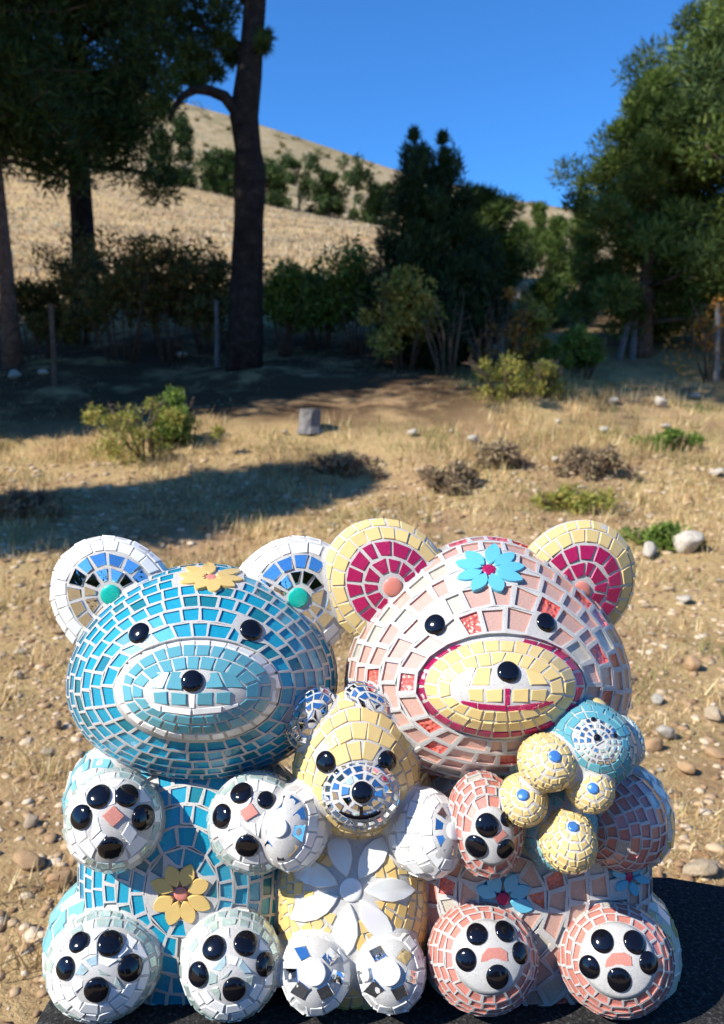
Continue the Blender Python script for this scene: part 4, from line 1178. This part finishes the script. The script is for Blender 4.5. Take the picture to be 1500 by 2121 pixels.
teddy_limbs = [E('teddy_limb', 'cream ball limb with a blue dot', *q) for q in ((1133, 1578, 0.652, 58, 56, 0.030), (1084, 1656, 0.660, 47, 50, 0.028), (1221, 1629, 0.650, 47, 49, 0.028), (1176, 1739, 0.650, 56, 62, 0.032))]

# --- gems first, so the tiles are cut round them
bk = lambda part, lst, name: [dome(part, *q, name) for q in lst]
bk(blue_head, [(289, 1312, 23)], 'eye'); bk(blue_head, [(520, 1306, 24)], 'eye')
bk(pink_head, [(902, 1295, 22), (1129, 1291, 21)], 'eye')
bk(baby_head, [(675, 1578, 22), (802, 1576, 21)], 'eye')
bk(blue_muzzle, [(398, 1411, 23)], 'nose'); bk(pink_muzzle, [(1053, 1392, 23)], 'nose'); bk(baby_muzzle, [(750, 1641, 22)], 'nose')
bk(blue_paw_l, [(168, 1692, 25), (205, 1650, 25), (263, 1648, 24), (297, 1693, 26), (229, 1757, 25)], 'paw_pad')
bk(blue_paw_r, [(460, 1690, 24), (500, 1643, 23), (551, 1657, 18), (512, 1752, 24)], 'paw_pad')
bk(blue_foot_l, [(164, 1952, 21), (228, 1954, 26), (136, 2005, 22), (270, 2004, 26), (200, 2050, 25)], 'paw_pad')
bk(blue_foot_r, [(443, 1963, 24), (509, 1954, 25), (411, 2018, 24), (549, 1997, 23), (485, 2049, 24)], 'paw_pad')
bk(pink_foot_l, [(988, 1936, 22), (1045, 1930, 22), (966, 1987, 22), (1076, 1974, 21), (1030, 2022, 24)], 'paw_pad')
bk(pink_foot_r, [(1248, 1950, 23), (1313, 1952, 23), (1222, 2002, 22), (1342, 1994, 22), (1282, 2028, 24)], 'paw_pad')
bk(pink_paw_l, [(1009, 1709, 24), (987, 1752, 24), (1046, 1757, 21), (1047, 1697, 15)], 'paw_pad')
for e, x, y in ((blue_ear_l, 230, 1232), (blue_ear_r, 618, 1238)): dome(e, x, y, 21, 'ear_dot', 'aqua_dot', 0.2)
for e, x, y in ((pink_ear_l, 814, 1216), (pink_ear_r, 1204, 1224)): dome(e, x, y, 20, 'ear_dot', 'coral_centre', 0.2)
for e, (x, y), r in zip(teddy_limbs, ((1149, 1567), (1083, 1647), (1228, 1633), (1187, 1713)), (12, 12, 11, 11)): dome(e, x, y, r, 'limb_dot', 'blue_dot', 0.25, 3)
dome(baby_foot_l, 651, 2015, 24, 'sole_disc', 'white_ceramic', 0.13, 3); dome(baby_foot_r, 806, 2015, 24, 'sole_disc', 'white_ceramic', 0.13, 3)
dome(baby_paw_l, 577, 1714, 19, 'paw_disc', 'white_ceramic', 0.16, 3); dome(baby_paw_r, 940, 1722, 18, 'paw_disc', 'opal_glass', 0.2, 3)
dome(teddy_head, 1237, 1528, 7, 'nose', 'black_glass', 0.5, 2); dome(teddy_head, 1229, 1491, 5, 'eye', 'black_glass', 0.5, 1); dome(teddy_head, 1274, 1524, 5, 'eye', 'black_glass', 0.5, 1)

# --- flowers and other inlays
flower(blue_head, 437, 1199, 10, 11, 70, 15, 0.42, 8, 'petal_cream', 'coral_centre', 13)
flower(blue_body, 375, 1850, 8, 16, 66, 16.5, 1.0, 22, 'petal_cream', 'coral_centre', 14)
flower(pink_head, 1013, 1183, 9, 14, 74, 16, 0.66, -88, 'petal_blue', 'raspberry_foil', 14)
flower(pink_body, 1042, 1860, 8, 15, 62, 15, 1.0, -68, 'petal_blue', 'raspberry_foil', 13)
flower(pink_body, 1300, 1815, 6, 8, 40, 9, 1.0, 15, 'petal_blue', 'raspberry_foil', 10)
flower(baby_body, 727, 1843, 7, 28, 136, 25, 1.0, 100, 'opal_glass', 'white_ceramic', 23)
flower(pink_body, 1000, 1622, 6, 10, 44, 12, 0.8, -150, 'petal_blue', None, 10, only=(0, 1, 2, 3))
def poly_inlay(part, pts, mat, kind='glass_tile'):
    cell = [part.hit(*q) for q in pts]
    if any(c is None for c in cell): return
    petal_poly(part, pts, mat, 'glass_inlay', up=0.0008)
    c = np.mean(cell, 0); part.ex.append((c, 0.9 * max(np.linalg.norm(x - c) for x in cell)))
poly_inlay(blue_paw_l, [(212, 1690), (236, 1669), (258, 1690), (234, 1713)], 'rose_foil', 'ceramic_tile')
poly_inlay(blue_paw_r, [(497, 1680), (521, 1664), (536, 1685), (510, 1701)], 'rose_foil', 'ceramic_tile')
for e, x, y in ((pink_foot_l, 1024, 1976), (pink_foot_r, 1282, 1986)):
    poly_inlay(e, [(x - 28, y + 16), (x - 26, y + 2), (x - 14, y - 12), (x + 12, y - 13), (x + 25, y - 4), (x + 27, y + 14)], 'rose_foil')
poly_inlay(pink_paw_l, [(1020, 1732), (1040, 1718), (1048, 1728), (1028, 1745)], 'rose_foil')

# --- muzzles
W = ('ceramic_tile', 'white_ceramic'); SKY = ('ceramic_tile', 'sky_ceramic'); CRM = ('ceramic_tile', 'cream_ceramic'); RSP = ('glass_tile', 'raspberry_foil')
def face(m, cx, cy, es, main, line, nsplit, nose, mouth_y):
    e0, e1, e2, e3 = es
    px_ring(m, e0, e1, nsplit[0], lambda j: line if line is W else ('ceramic_tile', 'raspberry_foil'), 4.5)
    px_ring(m, e1, e2, nsplit[1], lambda j: main, 4.0, 0.3)
    px_ring(m, e2, e3, nsplit[2], lambda j: main, 4.0, 0.6)
    x0, y0, a, b = e3
    def row(ya, yb, n, sh=0.0):
        fa = lambda y: a * (0.74 if y == ya else 0.96)
        for j in range(n):
            u0, u1 = -1 + 2 * j / n, -1 + 2 * (j + 1) / n
            px_tile(m, [(x0 + fa(ya) * u0, ya), (x0 + fa(yb) * u0, yb), (x0 + fa(yb) * u1, yb), (x0 + fa(ya) * u1, ya)], main, 4.5)
    lm = line if line is W else ('ceramic_tile', 'raspberry_foil')
    row(y0 - b + 2, mouth_y - 40, 5)
    # lower row, split by the vertical line of the mouth
    ya, yb = mouth_y - 37, mouth_y - 6
    nx_ = nose[0]
    for (q0, q1) in ((-82, -48), (-46, -9), (9, 46), (48, 82)):
        px_tile(m, [(nx_ + q0, ya + 2), (nx_ + q0 * (0.97), yb - (4 if abs(q0 + q1) > 100 else 0)), (nx_ + q1 * 0.97, yb), (nx_ + q1, ya)], main, 4)
    px_tile(m, [(nx_ - 6, ya), (nx_ - 6, mouth_y), (nx_ + 6, mouth_y), (nx_ + 6, ya)], lm, 2, 0)
    xs_ = [-96, -62, 0, 62, 96]
    for i in range(4):
        f = lambda q: mouth_y + 6 - 15 * (q / 96) ** 2
        a0, a1 = xs_[i], xs_[i + 1]
        t0 = 3 if i == 0 else 6.5; t1 = 3 if i == 3 else 6.5
        px_tile(m, [(nx_ + a0, f(a0) - t0), (nx_ + a0, f(a0) + t0), (nx_ + a1, f(a1) + t1), (nx_ + a1, f(a1) - t1)], lm, 2, 0.02)
face(blue_muzzle, 410, 1428, ((410, 1428, 170, 104), (408, 1428, 156, 92), (406, 1430, 134, 71), (404, 1435, 108, 47)), SKY, W, (28, 25, 20), (398, 1411), 1468)
face(pink_muzzle, 1037, 1421, ((1037, 1421, 171, 105), (1037, 1421, 157, 94), (1037, 1423, 132, 72), (1036, 1426, 106, 46)), CRM, RSP, (26, 25, 20), (1051, 1392), 1462)

# --- heads
def deg(x): return math.degrees(x)
def pick_blue(r, j, n): return ('glass_tile', 'turquoise_foil' if rng.random() < 0.85 else 'teal_foil')
polar(blue_head, (410, 1424), None, pick_blue, 5.0, start=(410, 1428, 173, 107), tmax=128, w_px=33, rowh_px=27, jit=0.05)
def pick_pink(r, j, n):
    q = rng.random(); return ('glass_tile', 'blush_foil' if q < 0.62 else 'pearl_foil' if q < 0.85 else 'coral_foil')
polar(pink_head, (1037, 1417), None, pick_pink, 8.5, start=(1037, 1421, 175, 109), tmax=128, w_px=44, rowh_px=39, jit=0.06)
# --- bellies
polar(blue_body, (375, 1850), None, pick_blue, 5.5, A=11, B=9, tmax=100, w_px=33, rowh_px=28, jit=0.06)
def pick_pinkb(r, j, n):
    q = rng.random(); return ('glass_tile', 'blush_foil' if q < 0.42 else 'pearl_foil' if q < 0.62 else 'coral_foil' if q < 0.84 else 'rose_foil')
polar(pink_body, (1042, 1860), None, pick_pinkb, 8.5, A=10, B=8, tmax=105, w_px=42, rowh_px=38, jit=0.10)
polar(baby_body, (727, 1843), None, lambda r, j, n: ('ceramic_tile', 'cream_ceramic' if rng.random() < 0.6 else 'honey_ceramic'), 3.5, A=9, B=7, tmax=100, w_px=25, rowh_px=24, jit=0.1)
polar(baby_head, (746, 1638), None, lambda r, j, n: CRM, 3.2, start=(748, 1643, 80, 68), tmax=125, w_px=31, rowh_px=27, jit=0.06)
MIR = ('mirror_tile', 'mirror')
polar(baby_muzzle, (750, 1641), [0, 17, 33, 49, 66, 86], lambda r, j, n: None if r == 0 else ('mirror_tile', 'mirror' if rng.random() < 0.9 else 'sea_mirror'), 5.5, tmax=90, w_px=[20, 20, 19, 18, 16], jit=0.12)
# black smile on the small muzzle
for i in range(6):
    f = lambda q: 1692 - 12 * (q / 42) ** 2
    a0, a1 = -42 + 14 * i, -42 + 14 * (i + 1)
    petal_poly(baby_muzzle, [(746 + a0, f(a0) - (3 if i else 1)), (746 + a0, f(a0) + (3 if i else 1)), (746 + a1, f(a1) + (3 if i < 5 else 1)), (746 + a1, f(a1) - (3 if i < 5 else 1))], 'black_glass', 'mouth_strip', up=0.0006)
petal_poly(baby_muzzle, [(745, 1670), (745, 1690), (752, 1690), (752, 1670)], 'black_glass', 'mouth_strip', up=0.0006)
# --- ears
def ear(e, pole, inner1, inner2, rim, kinds_w=(18, 25, 29, 27, 30), gaps=(5, 5, 3.5, 3.5, 3.5)):
    def pick(r, j, n):
        if r == 0: return None
        return ((*inner1, 6) if r == 1 else (*inner2, 6) if r == 2 else (*rim, 3.5))
    polar(e, pole, [0, 11.5, 26, 43.5, 62, 84, 112], pick, 4, tmax=112, w_px=[30, kinds_w[0] + 6, 31, 30, 32, 32], cull=-0.3)
ear(blue_ear_l, (230, 1232), MIR, MIR, W); ear(blue_ear_r, (618, 1238), MIR, MIR, W)
RC = ('ceramic_tile', 'raspberry_foil')
ear(pink_ear_l, (812, 1214), RC, RC, CRM); ear(pink_ear_r, (1204, 1222), RC, RC, CRM)
polar(baby_ear_l, (648, 1487), None, lambda r, j, n: MIR, 3.0, tmax=105, w_px=19, rowh_px=17, jit=0.1)
polar(baby_ear_r, (775, 1460), None, lambda r, j, n: MIR, 3.0, tmax=105, w_px=21, rowh_px=15, jit=0.1)
# --- blue bear limbs
def pick_arm(r, j, n): return ('ceramic_tile', 'pale_aqua_ceramic' if rng.random() < 0.8 else 'white_ceramic')
for e in (blue_arm_l, blue_arm_r, blue_leg_l, blue_leg_r):
    polar(e, None, None, pick_arm, 2.8, A=24, B=24, tmax=120, w_px=44, rowh_px=29, jit=0.06)
SEA = ('mirror_tile', 'sea_mirror'); SEAG = ('mirror_tile', 'sea_mirror')
def pick_paw(r, j, n):
    if r < 3: return (*W, 3)
    return (('mirror_tile', 'sea_mirror', 6) if rng.random() < 0.75 else (*W, 4))
for e, pl in ((blue_paw_l, (236, 1698)), (blue_paw_r, (530, 1702))):
    polar(e, pl, [0, 17, 34, 52, 66, 92, 118], pick_paw, 3.5, tmax=118, w_px=[34, 32, 32, 30, 30, 30], jit=0.08)
def pick_foot(r, j, n):
    if r < 2: return (('mirror_tile', 'sea_mirror', 7) if rng.random() < 0.8 else (*W, 4))
    if r == 2: return (*W, 3)
    if r == 3: return (*W, 4)
    return (('mirror_tile', 'sea_mirror', 6) if rng.random() < 0.72 else (*W, 4))
for e, pl in ((blue_foot_l, (205, 2030)), (blue_foot_r, (478, 2030))):
    polar(e, pl, [0, 14, 27, 40, 54, 68, 84, 104], pick_foot, 4, tmax=104, w_px=[24, 27, 28, 30, 28, 27, 27], jit=0.1)
# --- pink bear limbs
def pick_rose(lo):
    return lambda r, j, n: None if r < lo else ('glass_tile', 'rose_foil' if rng.random() < 0.93 else 'pearl_foil')
for e, pl in ((pink_foot_l, (1014, 1982)), (pink_foot_r, (1282, 1990))):
    polar(e, pl, [0, 20, 38, 49, 59, 69, 80, 92, 108], pick_rose(2), 3.8, tmax=108, w_px=[30, 30, 26, 27, 28, 29, 30, 30], jit=0.09)
for e, pl, an in ((pink_foot_l, (1014, 1982), 38), (pink_foot_r, (1282, 1990), 38), (pink_paw_l, (1022, 1735), 32)): grout_patch(e, pl, an)
polar(pink_paw_l, (1022, 1735), [0, 16, 32, 46, 58, 70, 83, 98, 114], pick_rose(2), 3.8, tmax=114, w_px=[26, 26, 25, 24, 25, 26, 28, 28], jit=0.1)
polar(pink_paw_r, (1215, 1720), [0, 12, 24, 36, 48, 60, 72, 86, 102, 120], pick_rose(0), 3.8, tmax=120, w_px=[22, 22, 24, 25, 26, 27, 28, 28, 28], jit=0.09)
def pick_ivory(r, j, n):
    q = rng.random(); return ('ceramic_tile', 'ivory_ceramic' if q < 0.6 else 'cream_ceramic' if q < 0.85 else 'white_ceramic')
for e in (pink_leg_l, pink_leg_r, pink_arm_r):
    polar(e, None, None, pick_ivory, 3.0, A=24, B=24, tmax=120, w_px=38, rowh_px=28, jit=0.07)
# --- small bear limbs
for e, pl in ((baby_foot_l, (651, 2015)), (baby_foot_r, (806, 2015))):
    polar(e, pl, [0, 21, 50, 72, 96], lambda r, j, n: None if r < 2 else (*W, 3), 3, tmax=96, w_px=[30, 46, 36, 36], jit=0.1)
for e, cx, cy in ((baby_foot_l, 651, 2015), (baby_foot_r, 806, 2015)):
    for an in (-48, -118, 12, 62, 128, 172):
        a0 = R(an); ux, uy = math.cos(a0), math.sin(a0); c0 = (cx + 47 * ux, cy + 44 * uy)
        px_tile(e, [(c0[0] + ux * i * 14 - uy * j * 14, c0[1] + uy * i * 14 + ux * j * 14) for i, j in ((-1, -1), (1, -1), (1, 1), (-1, 1))], MIR, 0.5, 0.1)
polar(baby_paw_l, (577, 1714), [0, 24, 50, 68, 88, 108, 128], lambda r, j, n: None if r == 0 else ((*MIR, 9) if r == 1 else (*W, 3)), 3, tmax=128, w_px=[30, 30, 32, 32, 32, 32], jit=0.07)
polar(baby_paw_r, (940, 1722), [0, 16, 36, 54, 74, 94, 114, 134], lambda r, j, n: None if r == 0 else ((*MIR, 9) if r == 1 else (*W, 3)), 3, tmax=134, w_px=[30, 28, 32, 32, 32, 32, 32], jit=0.07)
# --- tiny teddy
for e, pl in zip(teddy_limbs, ((1149, 1567), (1083, 1647), (1228, 1633), (1187, 1713))):
    polar(e, pl, None, lambda r, j, n: CRM, 3.4, A=14, B=14, tmax=115, w_px=19, rowh_px=17, jit=0.13)
polar(teddy_head, (1240, 1536), [0, 8, 16, 23, 30, 41, 53, 66, 82, 100], lambda r, j, n: ('mirror_tile', 'mirror' if rng.random() < 0.6 else 'sea_mirror', 4) if r < 4 else (*SKY, 2.2), 2.5, tmax=100, w_px=[12, 12, 12, 13, 22, 22, 22, 22, 22], jit=0.13)
polar(teddy_body, (1130, 1740), None, lambda r, j, n: ('ceramic_tile', 'pale_aqua_ceramic'), 3.0, A=4, B=4, tmax=115, w_px=21, rowh_px=19, jit=0.1)
px_tile(teddy_body, [(1130, 1634), (1126, 1676), (1176, 1680), (1182, 1640)], CRM, 1, 0)
teddy_ear_a.mat = 'cream_ceramic'
petal_poly(teddy_ear_b, [(1292, 1494), (1283, 1520), (1290, 1556), (1302, 1566), (1311, 1548), (1308, 1514)], 'cream_ceramic', 'ear_inlay')
for yy in (1500, 1520, 1540, 1558): exclude_px(teddy_ear_b, 1298, yy, 13)
polar(teddy_ear_b, None, None, lambda r, j, n: ('mirror_tile', 'sea_mirror'), 3, A=30, B=30, tmax=110, w_px=14, rowh_px=13, jit=0.15)

# --- assemble: statue > part > piece
feet = (blue_foot_l, blue_foot_r, baby_foot_l, baby_foot_r, pink_foot_l, pink_foot_r)
zmin = [float(f.C[2] - math.sqrt(sum((f.A[k][2] * f.r[k]) ** 2 for k in range(3)))) for f in feet]
SLAB_Z = sorted(zmin)[1]
root_loc = Vector((0, 0.74, SLAB_Z))
statue = link('bear_family_statue', None, root_loc)
tag(statue, 'mosaic covered statue of a seated bear family on a shaded stone slab', 'statue')
for e in Ell.ALL:
    V, Fc = e.sphere()
    mb = MB(); mb.add(V, Fc)
    ns = len(Fc)
    if hasattr(e, 'patch'): mb.add(*e.patch); ns += len(e.patch[1])
    o_ = len(mb.v); mb.v += e.gm.v; mb.f += [tuple(i + o_ for i in f) for f in e.gm.f]; mb.m += [0] * len(e.gm.f)
    me = mb.mesh(e.name, [getattr(e, 'mat', 'grout_white')], e.C)
    sm = np.zeros(len(me.polygons), dtype=bool); sm[:ns] = True
    me.polygons.foreach_set('use_smooth', sm)
    e.obj = link(e.name, me, e.C, statue, root_loc); e.obj['label'] = e.label
def rebuild(pieces, name, origin):
    mb = MB(); mats = []
    for t_ in pieces:
        rm = {}
        for i, m_ in enumerate(t_['mats']):
            if m_ not in mats: mats.append(m_)
            rm[i] = mats.index(m_)
        o_ = len(mb.v); mb.v += [tuple(x) for x in t_['v']]
        for f, m_ in zip(t_['f'], t_['m']): mb.f.append(tuple(i + o_ for i in f)); mb.m.append(rm[m_])
    return mb.mesh(name, mats, origin)
LIMIT = 300
kinds = {}
for t_ in TILES: kinds.setdefault(t_['kind'], []).append(t_)
for kind, lst in kinds.items():
    lst.sort(key=lambda q: -q['area'])
    for t_ in lst[:LIMIT]:
        c = t_['v'].mean(0)
        me = raw_mesh(kind, t_['v'] - c, t_['f'], t_['mats'], t_['m'], t_['smooth'])
        link(kind, me, c, t_['part'].obj, t_['part'].C)
    if len(lst) > LIMIT:
        nm = {'glass_tile': 'glass_mosaic', 'ceramic_tile': 'ceramic_mosaic', 'mirror_tile': 'mirror_mosaic'}.get(kind, 'mosaic')
        o = link(nm, rebuild(lst[LIMIT:], nm, root_loc), root_loc, statue, root_loc); o['kind'] = 'stuff'
print('TILES', {k: len(v) for k, v in kinds.items()})

# grout smoothed into the creases between the parts
mb = MB()
for e in Ell.ALL:
    if e.name == 'muzzle': continue
    keep_r = e.r.copy(); rm_ = float(keep_r.min()); e.r = keep_r - (0.0016 if e.recess else 0.0008)
    V, Fc = e.sphere(40, 24); e.r = keep_r; mb.add(V, Fc)
tmp = link('grout_fill', mb.mesh('grout_fill', ['grout_white'], root_loc), root_loc, statue, root_loc)
md = tmp.modifiers.new('remesh', 'REMESH'); md.mode = 'VOXEL'; md.voxel_size = 0.004
md = tmp.modifiers.new('smooth', 'SMOOTH'); md.factor = 0.5; md.iterations = 32
dg = bpy.context.evaluated_depsgraph_get()
me = bpy.data.meshes.new_from_object(tmp.evaluated_get(dg))
tmp.modifiers.clear(); old = tmp.data; tmp.data = me; bpy.data.meshes.remove(old)
me.polygons.foreach_set('use_smooth', np.ones(len(me.polygons), dtype=bool))
tmp['label'] = 'white glittering grout between the mosaic parts'

# ------------------------------------------------------------------ the stone slab the statue stands on, shade put into its colour
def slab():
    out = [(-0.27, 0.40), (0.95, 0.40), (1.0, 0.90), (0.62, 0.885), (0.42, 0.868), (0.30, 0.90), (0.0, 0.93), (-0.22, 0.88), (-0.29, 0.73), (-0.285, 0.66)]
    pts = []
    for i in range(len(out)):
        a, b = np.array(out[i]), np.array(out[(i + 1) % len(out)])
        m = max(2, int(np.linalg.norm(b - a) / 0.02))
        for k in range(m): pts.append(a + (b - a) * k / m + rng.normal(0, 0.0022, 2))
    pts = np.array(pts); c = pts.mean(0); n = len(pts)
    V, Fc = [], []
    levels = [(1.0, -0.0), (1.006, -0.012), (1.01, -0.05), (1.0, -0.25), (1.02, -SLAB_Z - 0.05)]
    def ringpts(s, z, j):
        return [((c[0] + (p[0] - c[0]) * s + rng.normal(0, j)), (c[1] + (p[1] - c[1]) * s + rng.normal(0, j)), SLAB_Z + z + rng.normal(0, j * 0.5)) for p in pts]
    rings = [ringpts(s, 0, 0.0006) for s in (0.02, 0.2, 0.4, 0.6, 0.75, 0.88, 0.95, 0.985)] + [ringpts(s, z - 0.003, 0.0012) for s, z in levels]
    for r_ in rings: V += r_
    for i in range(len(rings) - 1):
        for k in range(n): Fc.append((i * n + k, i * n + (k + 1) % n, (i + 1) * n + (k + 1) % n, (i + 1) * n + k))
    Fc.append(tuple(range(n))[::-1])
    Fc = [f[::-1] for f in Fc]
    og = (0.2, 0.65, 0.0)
    o = link('stone_slab', raw_mesh('stone_slab', np.array(V) - np.array(og), Fc, ['shaded_stone'], None, False), og)
    tag(o, 'rough stone slab carrying the bear statue, shade put into its colour', 'slab')
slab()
